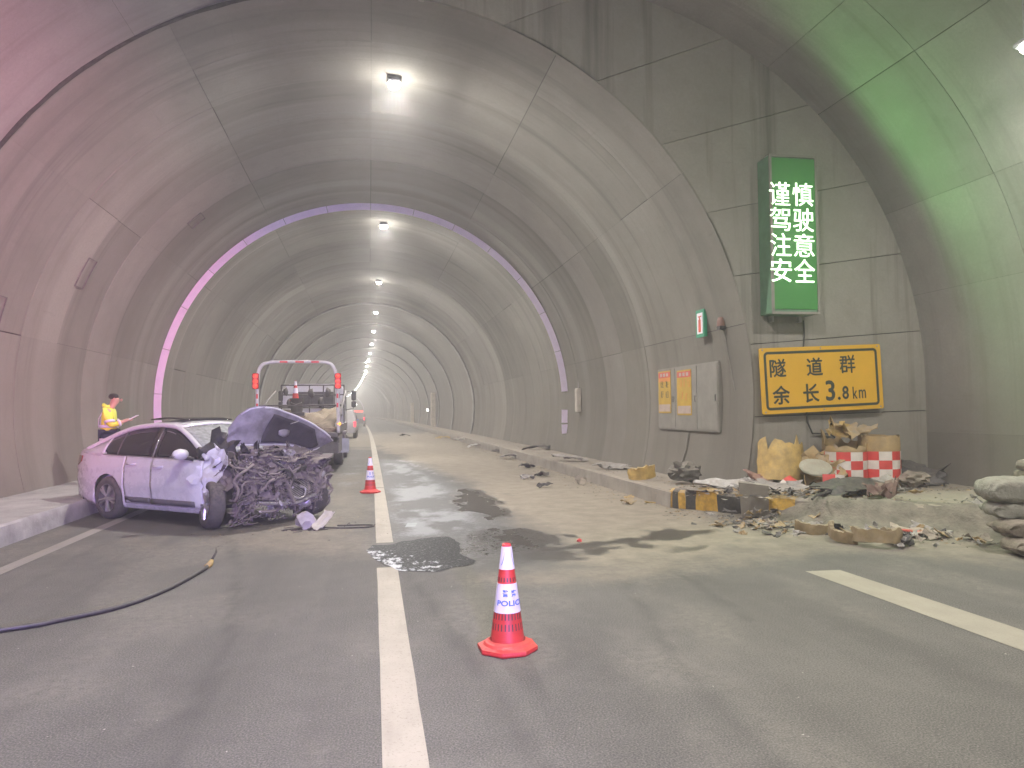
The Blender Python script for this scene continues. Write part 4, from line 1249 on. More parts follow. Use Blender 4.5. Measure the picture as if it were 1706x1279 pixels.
shard('torn_cloth', m, mat('rag_brown', (.16, .095, .08), .9, var=.4, scale=9, dust=.45), (6.86, 9.1, .4), (R(20), R(-10), R(-40)), 'crumpled dark red brown rag on the bay footway', 'rag', PH)
m = sheet(.55, .22, 59, bend=.4, crumple=.06, thick=.012)
o = shard('number_plate_piece', m, mat('board_beige', (.40, .33, .27), .7, var=.25, dust=.4), (6.55, 8.12, .1), (R(10), R(4), R(-30)), 'flat beige board with a red stripe near the sandbags', 'board', 0)
m = MB(); m.box((0, -.03, .02), (.3, .05, .012)); m.build('stripe', M_PINK, o)
m = sheet(.45, .12, 60, bend=.3, crumple=.03, thick=.012)
shard('plastic_strip', m, M_PANEL, (6.85, 8.2, .1), (R(30), R(10), R(-55)), 'pale curved strip leaning beside the beige board', 'strip', 0)
m = MB(); m.tube([(-.3, 0, 0), (-.15, .03, .04), (0, -.02, .07), (.2, .03, .06), (.42, .0, .0)], .018, 6); 
shard('bent_rod', m, M_DARKP, (6.15, 9.35, .3), (0, 0, R(25)), 'thin bent dark rod lying at the bay kerb edge', 'rod', PH)
m = sheet(.85, .5, 64, bend=.9, crumple=.12, thick=.012, ragged=.25, nu=12, nv=8)
shard('bodywork_scrap', m, M_DARKP, (8.72, 10.7, .4), (R(30), R(14), R(-30)), 'dark sheet of wreckage against the wall right of the drums', 'car panel', PH, G2)
m = MB(); m.lump((0, 0, .05), (.25, .17, .11), 66, .5, 2.4, 3)
shard('rubble_lump', m, M_RUB, (8.35, 10.35, .4), (0, 0, 0), 'low dusty lump of rubble at the foot of the right drum', 'rubble', PH)
# bits along the right lane and kerb
G3 = 'wreckage scattered along the right kerb'
bits = [(4.25, 20.3, 0, .42, .2, 71, M_DARKP, 'dark curled trim piece on the dusty lane by the kerb'),
        (3.55, 17.0, 0, .30, .16, 72, M_PANEL, 'grey flat scrap in the middle of the dusty right lane'),
        (3.52, 15.05, 0, .30, .12, 73, M_DARKP, 'thin dark strip lying on the dusty right lane'),
        (4.05, 17.6, 0, .28, .22, 74, M_DARKP, 'small dark wedge on the lane near the kerb foot'),
        (4.6, 24.3, 0, .75, .3, 75, M_PANEL, 'long bent pale strip leaning on the kerb'),
        (5.55, 24.6, H0, .95, .38, 76, M_DARKP, 'dark flat panel against the wall below the ring remnant'),
        (5.05, 18.7, H0, .85, .34, 77, M_PANEL, 'grey bent panel on the kerb top with a dark end'),
        (5.25, 15.75, H0, .75, .28, 78, M_PANEL, 'long thin pale sheet lying on the kerb'),
        (4.5, 32.4, 0, .7, .25, 79, mat('bit_white', (.6, .58, .55), .5, var=.2, dust=.3), 'white sliver of bodywork far along the lane'),
        (4.75, 27.6, 0, .5, .3, 80, M_DARKP, 'dark lump of trim beside the far kerb'),
        (4.3, 44., 0, .9, .5, 81, M_DRUM2, 'far yellowish debris heap in the dusty lane'),
        (4.6, 37.5, 0, .9, .25, 82, mat('bit_white2', (.66, .64, .6), .5, var=.2, dust=.3), 'far white sheet lying near the right kerb'),
        (2.35, 50., 0, .7, .3, 83, M_DARKP, 'far dark scrap in the middle of the dusty road')]
for x_, y_, g_, w_, h_, sd, mt_, lab in bits:
    rr = random.Random(sd)
    m = sheet(w_, h_, sd, bend=rr.uniform(-.8, -.2), crumple=.07, thick=.012, ragged=.35, nu=11, nv=7, bend_v=rr.uniform(-.8, .2))
    shard('scrap', m, mt_, (x_+xo(y_), y_, 0), (R(rr.uniform(-10, 14)), R(rr.uniform(-8, 8)), R(rr.uniform(-60, 60))), lab, 'scrap', g_, G3)
m = MB(); m.lump((0, 0, .02), (.035, .03, .025), 3, .3, 2, 1)
shard('red_chip', m, M_CKR, (2.45, 8.74, 0), (0, 0, 0), 'tiny red plastic chip on the wet streak behind the front cone', 'chip', 0)
m = MB(); m.box((0, 0, .004), (.14, .36, .006))
shard('paper_sheet', m, mat('paper', (.33, .35, .35), .7, var=.15), (.52, 10.62, 0), (0, 0, R(-8)), 'pale paper sheet stuck to the wet lane behind the puddle', 'paper', 0)

# ------------------------------------------------------------------ sandbags at the right edge
def sandbag(loc, rotz, L_, W_, H_, seed, label, mt=None, tilt=0.0, green=False):
    t = thing('sandbag', label, 'sandbag', loc, 0, 'stacked sandbags', rot=(0, tilt, rotz))
    nu, nv = 34, 28
    P = []
    for i in range(nu+1):
        u = -1+2*i/nu
        e = max(0, 1-abs(u)**4)
        row = []
        for j in range(nv):
            a = 2*math.pi*j/nv
            cs, sn = math.cos(a), math.sin(a)
            ex = .62
            yy = math.copysign(abs(cs)**ex, cs)*W_/2*(.84+.16*e**.5); zz = math.copysign(abs(sn)**ex, sn)*H_/2*(.10+.90*e**.5)
            k = 1+.08*fbm((u*2.3+seed, cs*1.2, sn*1.2+seed), 3)+.05*fbm((u*9+seed, cs*3.5, sn*5), 3)+.22*abs(u)**3*math.sin(cs*11+seed)+.035*math.sin(u*22+cs*4+seed)*(1-abs(u))
            row.append((u*L_/2*(1+.03*fbm((cs, sn, seed+u), 2)), yy*k, H_/2+zz*k*(1 if zz > 0 else .92)-.04*(1-abs(u))*(.5+.5*sn)*H_*1.5))
        row.append(row[0])
        P.append(row)
    m = MB(); m.grid(P)
    m.f.append(tuple(range(0, nv))); m.m.append(0); m.f.append(tuple(nu*(nv+1)+j for j in range(nv-1, -1, -1))); m.m.append(0)
    b_ = m.build('bag', mt or M_SAND, t, smooth=True)
    m = MB()
    m.tube([(L_/2*.97, -W_*.22, H_*.5), (L_/2*1.03, 0, H_*.5), (L_/2*.97, W_*.22, H_*.5)], .012, 6); m.build('seam', mt or M_SAND, t, smooth=True)
    if green:
        Q = [[(x_, -W_*.505*(.9+.1*math.cos(z_*3)), z_+H_*.5) for z_ in np.linspace(-H_*.3, H_*.22, 5)] for x_ in np.linspace(-L_*.02, L_*.33, 8)]
        Q = [[(p[0], p[1]-.012+.018*fbm((p[0]*8, p[2]*9, 3), 3), p[2]) for p in r_] for r_ in Q]
        m = MB(); m.grid(Q, thick=.004); m.build('print_patch', M_SANDG, t, smooth=True)
    return t
M_SAND2 = mat('sandbag_pale', (.25, .245, .205), .9, var=.25, scale=6, dust=.35, bump=1.0, bscale=30)
sandbag((7.03, 6.72, .0), R(-16), .80, .46, .20, 1, 'bottom front sandbag of the stack, on the road')
sandbag((7.55, 7.28, .0), R(10), .80, .46, .24, 2, 'bottom rear sandbag of the stack, by the kerb')
sandbag((7.10, 6.92, .17), R(-10), .82, .44, .20, 3, 'second sandbag up in the stack, flat and dusty')
sandbag((7.18, 7.10, .33), R(-22), .84, .46, .22, 4, 'third sandbag up, pale with wide folds', M_SAND2)
sandbag((7.06, 7.12, .50), R(-14), .72, .44, .32, 5, 'pale sandbag with green print bulging out of the stack', M_SAND2, 0, True)
sandbag((7.74, 7.30, .64), R(-12), .72, .44, .24, 6, 'grey sandbag sagging beside the top of the stack')
sandbag((7.66, 7.22, .82), R(-24), .66, .42, .17, 7, 'topmost folded brown sandbag of the stack', mat('sandbag_brown', (.20, .17, .14), .9, var=.3, scale=7, bump=.5, bscale=60))

# ------------------------------------------------------------------ dirt, chips and grit (nobody could count it)
def grit(name, label, pts, mats_, seed):
    rr = random.Random(seed)
    for mi, mt_ in enumerate(mats_):
        m = MB()
        for (x_, y_, z_, s_) in pts[mi::len(mats_)]:
            q = [Vector((rr.uniform(-1, 1), rr.uniform(-1, 1), rr.uniform(-.2, .9))).normalized()*s_*rr.uniform(.5, 1.3) for _ in range(4)]
            q = [(x_+p.x, y_+p.y, z_+max(p.z*.6, 0)) for p in q]
            m.add(q, [(0, 1, 2), (0, 2, 3), (0, 3, 1), (1, 3, 2)])
        o = m.build(name, mt_); kind(o, 'stuff'); tag(o, label, 'grit')
rr = random.Random(11)
pts = []
for _ in range(1700):     # kerb foot and footway of the bay
    t_ = rr.random()
    k = rr.randrange(0, len(bp)-6)
    p = bp[k].lerp(bp[k+1], rr.random())
    off = rr.gauss(-.1, .45)
    x_, y_ = p.x+off*.6, p.y+off*.8
    on = off > .06
    pts.append((x_, y_, PLAT_H+.01 if on else .002, rr.uniform(.006, .035)))
for _ in range(1500):
    y_ = rr.uniform(11.5, 46); x_ = 4.74-abs(rr.gauss(0, .35)); pts.append((x_+xo(y_), y_, .002, rr.uniform(.008, .035)))
for _ in range(500):
    y_ = rr.uniform(11.5, 32); x_ = rr.uniform(4.8, 5.85); pts.append((x_+xo(y_), y_, H0, rr.uniform(.008, .03)))
for _ in range(700):
    x_ = rr.uniform(5.3, 9.1); y_ = rr.uniform(9.6, 11.1); pts.append((x_, y_, PH, rr.uniform(.008, .04)))
for _ in range(500):
    x_ = rr.uniform(-2.4, .2); y_ = 10.9+rr.gauss(0, .7); pts.append((x_, y_, .002, rr.uniform(.004, .02)))
grit('road_grit', 'broken glass, plastic and mortar grit along the right kerb', pts, [M_RUB, M_DARKP, M_DRUM], 3)
pts = []
for _ in range(420):
    y_ = 2.2+rr.random()**1.4*16; x_ = rr.uniform(-4.2, 5.5); pts.append((x_, y_, .002, rr.uniform(.003, .010)))
grit('white_chips', 'small pale chips strewn over the whole road', pts, [mat('chip_white', (.40, .37, .32), .7, var=.3)], 4)
# splinters in the wreckage heap on the bay footway
pts = []
for _ in range(1100):
    a = rr.gauss(0, .65); b_ = rr.gauss(0, .35)
    pts.append((6.4+a, 10.1+b_*.8, PH, rr.uniform(.015, .09)))
for _ in range(700):
    pts.append((5.6+rr.gauss(0, .4), 9.45+rr.gauss(0, .28), .003, rr.uniform(.015, .07)))
grit('wreck_splinters', 'torn plastic and metal splinters heaped by the kerb nose', pts, [M_DARKP, M_PANEL, M_DRUM], 6)
rr = random.Random(44)
for mt_, nm in ((M_DARKP, 'dark'), (M_PANEL, 'grey'), (M_RUB, 'stony'), (M_DRUM, 'tan')):
    m = MB()
    for k in range(85):
        q = rr.random()
        if q < .45: x_, y_, z_ = 6.3+rr.gauss(0, .7), 10.15+rr.gauss(0, .32), PH
        elif q < .75: x_, y_, z_ = 5.7+rr.gauss(0, .55), 9.25+rr.gauss(0, .35), .0
        else: x_, y_, z_ = 6.9+rr.gauss(0, .8), 8.1+rr.gauss(0, .5), .03
        if z_ == PH and y_ < 9.6+.4*max(0, 6.3-x_): z_ = .1
        if z_ != PH and x_ > 5.3+(9.6-y_)*1.0+.9: z_ = PH
        sc = sheet(rr.uniform(.05, .19), rr.uniform(.03, .12), rr.randint(0, 9999), bend=rr.uniform(-1.5, 1.5), crumple=.03, thick=.006, nu=5, nv=4, ragged=.4)
        M_ = Matrix.Translation((x_, y_, z_+.025)) @ Euler((rr.uniform(-.6, .6), rr.uniform(-.6, .6), rr.uniform(0, 6))).to_matrix().to_4x4()
        m.add(sc.v, sc.f, M_)
    o = m.build('torn_scraps', mt_); kind(o, 'stuff'); tag(o, nm+' torn scraps strewn round the kerb nose and drums', 'scraps')
# low banks of dirt along the kerb
m = MB()
P = []
for k in range(0, 121):
    t_ = k/120*(len(bp)-4); i_ = int(t_); p = bp[i_].lerp(bp[i_+1], t_-i_)
    d = Vector((-.6, -.8))
    row = []
    prof_ = [(-.35, PLAT_H+.004), (-.15, PLAT_H+.022), (-.03, PLAT_H+.01), (.05, PLAT_H*.62), (.12, PLAT_H*.36), (.22, .07), (.36, .035), (.55, .012), (.75, -.012)]
    for j, (o_, h_) in enumerate(prof_):
        x_, y_ = p.x+d.x*o_, p.y+d.y*o_
        hh = h_+((.05*fbm((x_*3, y_*3, 3), 3)+.035*fbm((x_*11, y_*11, 5), 4)) if 0 < j < 8 else 0)
        if p.x < 6.0: hh = hh*max(0, (p.x-5.3)/.7)-.02*(1 if p.x < 5.6 else 0)
        row.append((x_, y_, hh))
    P.append(row)
m.grid(P)
dirt = m.build('dirt_bank', mat('dry_dirt', (.185, .162, .130), .95, var=.3, scale=6, bump=.9, bscale=25), None, smooth=True); kind(dirt, 'stuff')
tag(dirt, 'low bank of dry dirt burying the bay kerb', 'dirt')

# ------------------------------------------------------------------ warning light standing behind the camera on the left
wl = thing('warning_light', 'red and blue flashing warning light on a stand behind the camera', 'warning light', (0.6, -6.0, 0))
m = MB()
for k in range(3):
    a = R(90+120*k); m.tube([(0, 0, .5), (.45*math.cos(a), .45*math.sin(a), .01)], .014, 6)
m.tube([(0, 0, .45), (0, 0, 2.0)], .02, 8); m.build('tripod', M_BLACKP, wl)
m = MB(); m.box((0, 0, 2.03), (.9, .16, .05), bev=.01); m.build('mount', M_BLACKP, wl)
for sx_, colr, nm in ((-.24, (1.0, .25, .38), 'red_lens'), (.24, (.40, .30, 1.0), 'blue_lens')):
    m = MB(); m.box((sx_, 0, 2.12), (.40, .17, .13), bev=.03); m.build(nm, emit(nm, colr, 6.0), wl)
    MATS[nm].cycles.emission_sampling = 'NONE'
    ld = bpy.data.lights.new('beam', 'SPOT'); ld.energy = BEACON_W*(3.4 if sx_ < 0 else 1.35); ld.color = colr; ld.spot_size = R(28 if sx_ < 0 else 50); ld.spot_blend = .9; ld.shadow_soft_size = .08
    lo = bpy.data.objects.new('beam', ld); C.objects.link(lo); lo.parent = wl
    lo.location = (sx_, .14, 2.12)
    d = Vector((-4.3, 19, -.5)) if sx_ > 0 else Vector((-6.9, 19.5, 2.1))
    lo.rotation_euler = d.to_track_quat('-Z', 'Y').to_euler()
# ------------------------------------------------------------------ the wrecked white sedan
M_PAINT = mat('car_white_paint', (.64, .635, .645), .25, var=.06, scale=3, coat=.8, dust=.2)
M_GLASS = mat('tinted_glass', (.022, .022, .026), .06, var=.1, spec=.8)
M_TYRE = mat('tyre_rubber', (.055, .052, .055), .8, var=.3, scale=12, dust=.5)
M_RIM = mat('alloy_rim', (.55, .54, .56), .3, metal=.85, var=.12, dust=.15)
M_TRIM = mat('sill_trim', (.13, .12, .13), .5, var=.2)
M_CHROME = mat('chrome_strip', (.6, .6, .62), .2, metal=.9, var=.05)
M_TAIL = mat('tail_lens_dark', (.20, .03, .025), .2, var=.2, coat=.5)
M_WSCR = mat('cracked_windscreen', (.30, .31, .30), .25, var=.35, scale=14, coat=.4)
M_LINER = mat('bonnet_liner', (.045, .038, .05), .85, var=.3, scale=6, dust=.25)
M_BON = mat('bonnet_inner_paint', (.24, .225, .245), .45, var=.35, scale=7, dust=.45)
M_WB = mat('wreck_brown', (.150, .128, .118), .75, var=.45, scale=11, dust=.65, dustcol=(.24, .20, .175))
M_WD = mat('wreck_dark', (.04, .036, .038), .6, var=.5, scale=14, dust=.4, dustcol=(.20, .17, .15))
M_WL = mat('wreck_light_metal', (.42, .40, .40), .4, metal=.5, var=.4, scale=12, dust=.5, dustcol=(.25, .21, .18))
M_WH = mat('wreck_hose', (.19, .16, .145), .6, var=.4, scale=14, dust=.5, dustcol=(.27, .23, .20))

CAR_A = R(-40)
car = thing('wrecked_car', 'white sedan with its front end smashed to a tangle and bonnet folded up', 'car', (-3.47, 13.06, 0), CAR_A)
def W_(x):
    w = .90
    if x < -.25: w -= .17*min(1, ((-.25-x)/.80))**2.2
    return w
def Ssec(z):
    pts = [(.16, .90), (.26, .955), (.40, .985), (.55, 1.0), (.68, .992), (.78, .985), (.88, .965), (.98, .935), (1.10, .89)]
    for (a, b), (c, d) in zip(pts, pts[1:]):
        if z <= c: return b+(d-b)*(z-a)/(c-a)
    return pts[-1][1]
def zbelt(x):
    return .945+.035*max(0, min(1, (1.9-x)/2.0))+.02*max(0, -x)
def zsill(x):
    return .205 if x > -.45 else .205+.10*min(1, (-.45-x)/.4)
def side_panel(name, x0, x1, ztop, zbot, sg, arch=None, out=0.0, material=M_PAINT, nx=None, nz=16, dent=None, par=None):
    """patch of the body side between x0 and x1; sg=-1 right, +1 left; arch=(cx,cz,r)"""
    nx = nx or max(6, int((x1-x0)/.045))
    P = {}
    vs = []; fs = []
    for i in range(nx+1):
        x = x0+(x1-x0)*i/nx
        for j in range(nz+1):
            zb, zt = zbot(x), ztop(x)
            z = zb+(zt-zb)*j/nz
            xx, zz = x, z
            inside = False
            if arch:
                dx, dz = xx-arch[0], zz-arch[1]
                d = math.hypot(dx, dz)
                if d < arch[2]:
                    inside = d < arch[2]-.055
                    s = arch[2]/max(d, 1e-6)
                    xx, zz = arch[0]+dx*s, arch[1]+dz*s
            y = W_(xx)*Ssec(zz)+out
            # shoulder crease and lower scallop
            y += .010*math.exp(-((zz-.80-.02*xx)/.035)**2)-.012*math.exp(-((zz-.42)/.10)**2)
            if dent: y += dent(xx, zz)
            P[i, j] = (len(vs), inside)
            vs.append((xx, sg*y, zz))
    for i in range(nx):
        for j in range(nz):
            q = [P[i, j], P[i+1, j], P[i+1, j+1], P[i, j+1]]
            if sum(k[1] for k in q) >= 2: continue
            f = tuple(k[0] for k in q)
            fs.append(f if sg < 0 else tuple(reversed(f)))
    m = MB(); m.add(vs, fs)
    o = m.build(name, material, par or car, smooth=True)
    sm = o.modifiers.new('thick', 'SOLIDIFY'); sm.thickness = .022; sm.offset = -1
    return o
ARCH = (0, .325, .372)
def rear_top(x):
    return 1.03+.03*max(0, min(1, (-x-.2)/.3))-.10*max(0, (-x-.80)/.25)**2 if x < -.1 else zbelt(x)
dentF = lambda x, z: -.05*max(0, (x-1.75)/.45)**2*math.exp(-((z-.45)/.22)**2)+.012*fbm((x*4, z*4, 2), 3)*max(0, min(1, (x-1.3)/.5))-.035*max(0, (x-2.0)/.2)
for sg in (-1, 1):
    side_panel('quarter_panel', -1.04, .415, lambda x: rear_top(x) if x < -.1 else zbelt(x), zsill, sg, ARCH)
    rd = side_panel('rear_door', .42, 1.10, zbelt, lambda x: .27, sg, (0, .325, .40))
    fd_ = side_panel('front_door', 1.09, 2.17, zbelt, lambda x: .27, sg, None, .022, dent=dentF)
    side_panel('sill', .34, 2.20, lambda x: .262, lambda x: .19, sg, ARCH, -.012, nz=4)
    for (o_, xh, zh) in ((rd, .60, .865), (fd_, 1.26, .84)):
        yy = sg*(W_(xh)*Ssec(zh)+(.03 if o_ is fd_ else .012))
        m = MB(); m.tube([(xh-.10, yy-sg*.015, zh), (xh-.08, yy+sg*.022, zh), (xh+.02, yy+sg*.03, zh), (xh+.09, yy+sg*.022, zh), (xh+.11, yy-sg*.015, zh)], .013, 8, sq=1.4); m.build('handle', M_PAINT, o_, smooth=True)
        # lower trim
        x0, x1 = (.46, 1.06) if o_ is rd else (1.12, 2.08)
        Q = [[(x, sg*(W_(x)*Ssec(z)+.006+(.026 if o_ is fd_ else 0)), z) for z in (.295+(.03 if o_ is rd and x < .55 else 0), .375)] for x in np.linspace(x0, x1, 9)]
        m = MB(); m.grid(Q, thick=.012*sg); m.build('door_trim', M_TRIM, o_, smooth=True)
# crumpled remains of the right front wing
m = sheet(.42, .62, 201, bend=.5, crumple=.10, thick=.008, nu=11, nv=13, ragged=.12)
m.build('front_wing', M_PAINT, car, smooth='auto', loc=(2.30, -.80, .80), rot=(R(78), R(35), R(8)))
m = sheet(.34, .34, 203, bend=.8, crumple=.09, thick=.008, nu=9, nv=9, ragged=.25)
m.build('front_wing', M_WB, car, smooth='auto', loc=(2.52, -.78, .66), rot=(R(70), R(55), R(-15)))
# roof rail, pillars, glass
RAIL = [(-.78, .70, 1.075), (-.45, .66, 1.195), (-.05, .635, 1.325), (.35, .625, 1.415), (.8, .62, 1.452), (1.15, .62, 1.448), (1.4, .64, 1.405), (1.7, .70, 1.285), (2.0, .77, 1.13), (2.22, .81, .985)]
rail = smooth_path([Vector(p) for p in RAIL], 6)
def rail_at(x):
    for a, b in zip(rail, rail[1:]):
        if a.x <= x <= b.x: return a.lerp(b, (x-a.x)/max(b.x-a.x, 1e-6))
    return rail[0] if x < rail[0].x else rail[-1]
for sg in (-1, 1):
    m = MB(); m.tube([(p.x, sg*p.y, p.z-.02) for p in rail], [.05 if p.x < 1.3 else .042 for p in rail], 10, sq=.8); m.build('roof_rail', M_PAINT, car, smooth=True)
    def gl(x, f):
        b_ = Vector((x, W_(x)*Ssec(zbelt(x))-.02, zbelt(x)+.004)); t_ = rail_at(x); t_ = Vector((x, t_.y+.012, t_.z-.055))
        if t_.z < b_.z: t_.z = b_.z
        p = b_.lerp(t_, f); p.y += .02*math.sin(f*math.pi)
        return (p.x, sg*p.y, p.z)
    def pane(name, x0, x1, cap=None):
        Q = [[gl(x, f) for f in (0, .25, .5, .75, 1)] for x in np.linspace(x0, x1, 14)]
        m = MB(); m.grid(Q, thick=.006*sg); return m.build(name, M_GLASS, car, smooth=True)
    pane('rear_window', -.22, .98)
    fwn = pane('front_window', 1.06, 2.12)
    # quarter pillar in body colour
    Q = [[(lambda p, q: (p[0], q*p[1], p[2]))((gl(x, f)[0], abs(gl(x, f)[1])+.012, gl(x, f)[2]), sg) for f in (-.12, .25, .6, 1.02)] for x in np.linspace(-.80, -.16, 12)]
    m = MB(); m.grid(Q, thick=.012*sg); m.build('quarter_pillar', M_PAINT, car, smooth=True)
    # centre pillar and window frames
    Q = [[(gl(x, f)[0], gl(x, f)[1]+sg*.016, gl(x, f)[2]) for f in (0, .5, 1)] for x in (.97, 1.07)]
    m = MB(); m.grid(Q, thick=.01*sg); m.build('centre_pillar', M_BLACKP, car, smooth=True)
    m = MB(); m.tube([(gl(x, 1.0)[0], gl(x, 1.0)[1]+sg*.03, gl(x, 1.0)[2]-(.05+.05*max(0, (x-1.2)/.9))) for x in np.linspace(1.08, 2.05, 16)]+[(2.12, gl(2.1, 0)[1]+sg*.02, zbelt(2.1))], .012, 6)
    m.tube([(1.08, gl(1.08, f)[1]+sg*.03, gl(1.08, f)[2]) for f in (0, .5, .93)], .013, 6); m.build('window_frame', M_CHROME, car, smooth=True)
    m = MB(); m.tube([(x, gl(x, 0)[1]+sg*.022, gl(x, 0)[2]+.004) for x in np.linspace(-.2, 2.1, 16)], .009, 6); m.build('waist_strip', M_CHROME, car, smooth=True)
    m = MB(); m.tube([(.18, gl(.18, f)[1]+sg*.008, gl(.18, f)[2]) for f in (0, .5, 1)], .012, 6); m.build('window_divider', M_BLACKP, car)
    # door mirror
    mr = MB(); mr.lump((1.93, sg*1.03, 1.035), (.085, .125, .08), 7, .10, 1.2, 3); mo = mr.build('door_mirror', M_PAINT, car, smooth=True)
    m = MB(); m.tube([(1.98, sg*.86, .96), (1.95, sg*.95, .99)], .03, 8); m.build('mirror_arm', M_BLACKP, mo)
    m = MB(); m.tube([(1.93-.088, sg*(1.03-.12), 1.012), (1.93-.09, sg*1.03, 1.012), (1.93-.05, sg*(1.03+.128), 1.012), (1.93+.05, sg*(1.03+.128), 1.012)], .007, 6); m.build('mirror_seam', M_TRIM, mo)
# roof
Q = []
for x in np.linspace(.10, 1.42, 16):
    e = rail_at(x)
    Q.append([(x, e.y*f, e.z+.005+.055*(1-f*f)) for f in np.linspace(-1, 1, 15)])
m = MB(); m.grid(Q, thick=.02); m.build('roof', M_PAINT, car, smooth=True)
Q = [[(x, y_, rail_at(x).z+.072+(.03 if x < .75 else .03*(1-(x-.75)/.5))) for y_ in np.linspace(-.44, .44, 9)] for x in np.linspace(.42, 1.22, 8)]
m = MB(); m.grid(Q, thick=.018); m.build('sunroof', M_GLASS, car, smooth=True)
def gl2(name, xt, xb, mtl, zb_, yb_):
    Q = []
    for k in range(12):
        f = k/11; x = xt+(xb-xt)*f
        e = rail_at(x); zc_ = e.z+.04*(1-.4*f)
        Q.append([(x, e.y*.97*g_, e.z-.005+.05*(1-g_*g_)) for g_ in np.linspace(-1, 1, 13)])
    m = MB(); m.grid(Q, thick=.008); return m.build(name, mtl, car, smooth=True)
gl2('windscreen', 1.40, 2.20, M_WSCR, 0, 0)
gl2('rear_screen', -.62, .12, M_GLASS, 0, 0)
# boot lid and rear end
Q = []
for k, (x, z) in enumerate(((-.58, 1.12), (-.75, 1.10), (-.92, 1.085), (-1.03, 1.075), (-1.06, 1.03), (-1.05, .93), (-1.075, .80), (-1.09, .66), (-1.085, .50), (-1.05, .36), (-.98, .28))):
    wv = W_(max(x, -1.02))*Ssec(z)-(.03 if z > 1.0 else .0)
    Q.append([(x+.10*abs(f)**3.5+(0.02*abs(f)), wv*f, z-.02*abs(f)**4) for f in np.linspace(-1, 1, 21)])
m = MB(); m.grid(Q, thick=-.02); m.build('boot_and_bumper', M_PAINT, car, smooth=True)
for sg in (-1, 1):
    side_panel('tail_lamp', -1.03, -.80, lambda x: .955, lambda x: .80+.5*max(0, x+.95), sg, None, .006, M_TAIL, nz=5)
# floor pan hides the inside
m = MB(); m.box((.75, 0, .27), (3.0, 1.62, .06)); m.box((1.0, 0, .6), (1.7, 1.4, .6)); m.build('cabin_floor', M_BLACKP, car)
# wheels
def wheel(par, loc, rot, r=.325, w=.215, flat=0.0, spokes=5):
    t = bpy.data.objects.new('wheel', None); C.objects.link(t); t.parent = par; t.location = loc; t.rotation_euler = rot
    RX = Matrix.Rotation(R(90), 4, 'X')      # lathe axis -> y; outer face towards -y
    prof = [(r*.66, -w*.46), (r*.78, -w*.50), (r*.90, -w*.485), (r*.975, -w*.40), (r, -w*.28), (r*1.003, 0), (r, w*.28), (r*.975, w*.40), (r*.9, w*.485), (r*.66, w*.46)]
    m = MB(); m.lathe([(a, -b) for a, b in prof], 40, RX)
    if flat:
        m.v = [(x, y, max(z, -r+flat)) for x, y, z in m.v]
    m.build('tyre', M_TYRE, t, smooth=True)
    m = MB()
    m.lathe([(r*.67, w*.44), (r*.64, w*.45), (r*.62, w*.30), (r*.58, -w*.2), (.03, -w*.2)], 32, RX)
    for k in range(spokes):
        a = 2*math.pi*k/spokes
        for s_ in (-.16, .16):
            p0 = Vector((math.cos(a)*r*.10, -w*.40, math.sin(a)*r*.10)); p1 = Vector((math.cos(a+s_)*r*.63, -w*.43, math.sin(a+s_)*r*.63))
            m.tube([p0, p0.lerp(p1, .5)+Vector((0, -.008, 0)), p1], [.026, .021, .024], 6)
    m.tube([(0, -w*.30, 0), (0, -w*.47, 0)], r*.17, 12)
    m.build('rim', M_RIM, t, smooth='auto')
    return t
wheel(car, (0, -.785, .325), (0, R(12), 0))
wheel(car, (0, .785, .325), (0, R(40), R(180)))
wheel(car, (2.34, -.82, .335), (R(-7), R(20), R(-27)), flat=.02)
wheel(car, (2.62, .74, .33), (0, R(20), R(180)), flat=.02)

# bonnet thrown up, its inner side to the front; outline in (across, up) laid on a leaning plane
def bonnet():
    # rows from the hinge edge (bottom) to the folded front edge (top); y to the car's left
    ys2 = np.linspace(-.64, 1.06, 22)
    rows = []
    def top(y):
        pts = [(-.64, 1.40), (-.60, 1.52), (-.50, 1.66), (-.38, 1.71), (-.15, 1.69), (.2, 1.60), (.55, 1.47), (.85, 1.33), (1.06, 1.16), (1.2, 1.10)]
        for (a_, b_), (c_, d_) in zip(pts, pts[1:]):
            if y <= c_: return b_+(d_-b_)*(y-a_)/(c_-a_)
        return 1.1
    bot = lambda y: 1.12-.015*math.sin(y*3)-.16*max(0, (y-.35)/.6)**1.2+.14*max(0, (y-.85)/.2)
    for k in range(12):
        f = k/11
        row = []
        for y in ys2:
            zt, zb = top(y), bot(y)
            zb = min(zb, zt-.05)
            z = zb+(zt-zb)*f
            x = 2.46+.30*f-.06*math.sin(f*math.pi)+.05*fbm((y*2.2, f*2.5, 8.1), 3)
            if y < -.34: x -= (-.34-y)*1.3*(.4+.6*f)      # right edge folded back along a crease
            x += .05*max(0, f-.8)*5*(-1)
            row.append((x, y+.10, z+.012*fbm((y*4, f*4, 3), 2)))
        rows.append(row)
    return rows
BR = bonnet()
m = MB(); m.grid(BR, thick=.02); bon = m.build('bonnet', M_BON, car, smooth='auto')
def sub_patch(u0, u1, v0, v1, off, shape):
    Q = []
    for i in range(9):
        v = v0+(v1-v0)*i/8
        row = []
        for j in range(15):
            u = shape(u0+(u1-u0)*j/14, (i/8))
            a = v*11; b_ = u*21
            i0, j0 = min(int(a), 10), min(int(b_), 20); fa, fb = a-i0, b_-j0
            p = (Vector(BR[i0][j0])*(1-fa)+Vector(BR[i0+1][j0])*fa)*(1-fb)+(Vector(BR[i0][j0+1])*(1-fa)+Vector(BR[i0+1][j0+1])*fa)*fb
            row.append((p.x+off, p.y, p.z))
        Q.append(row)
    return Q
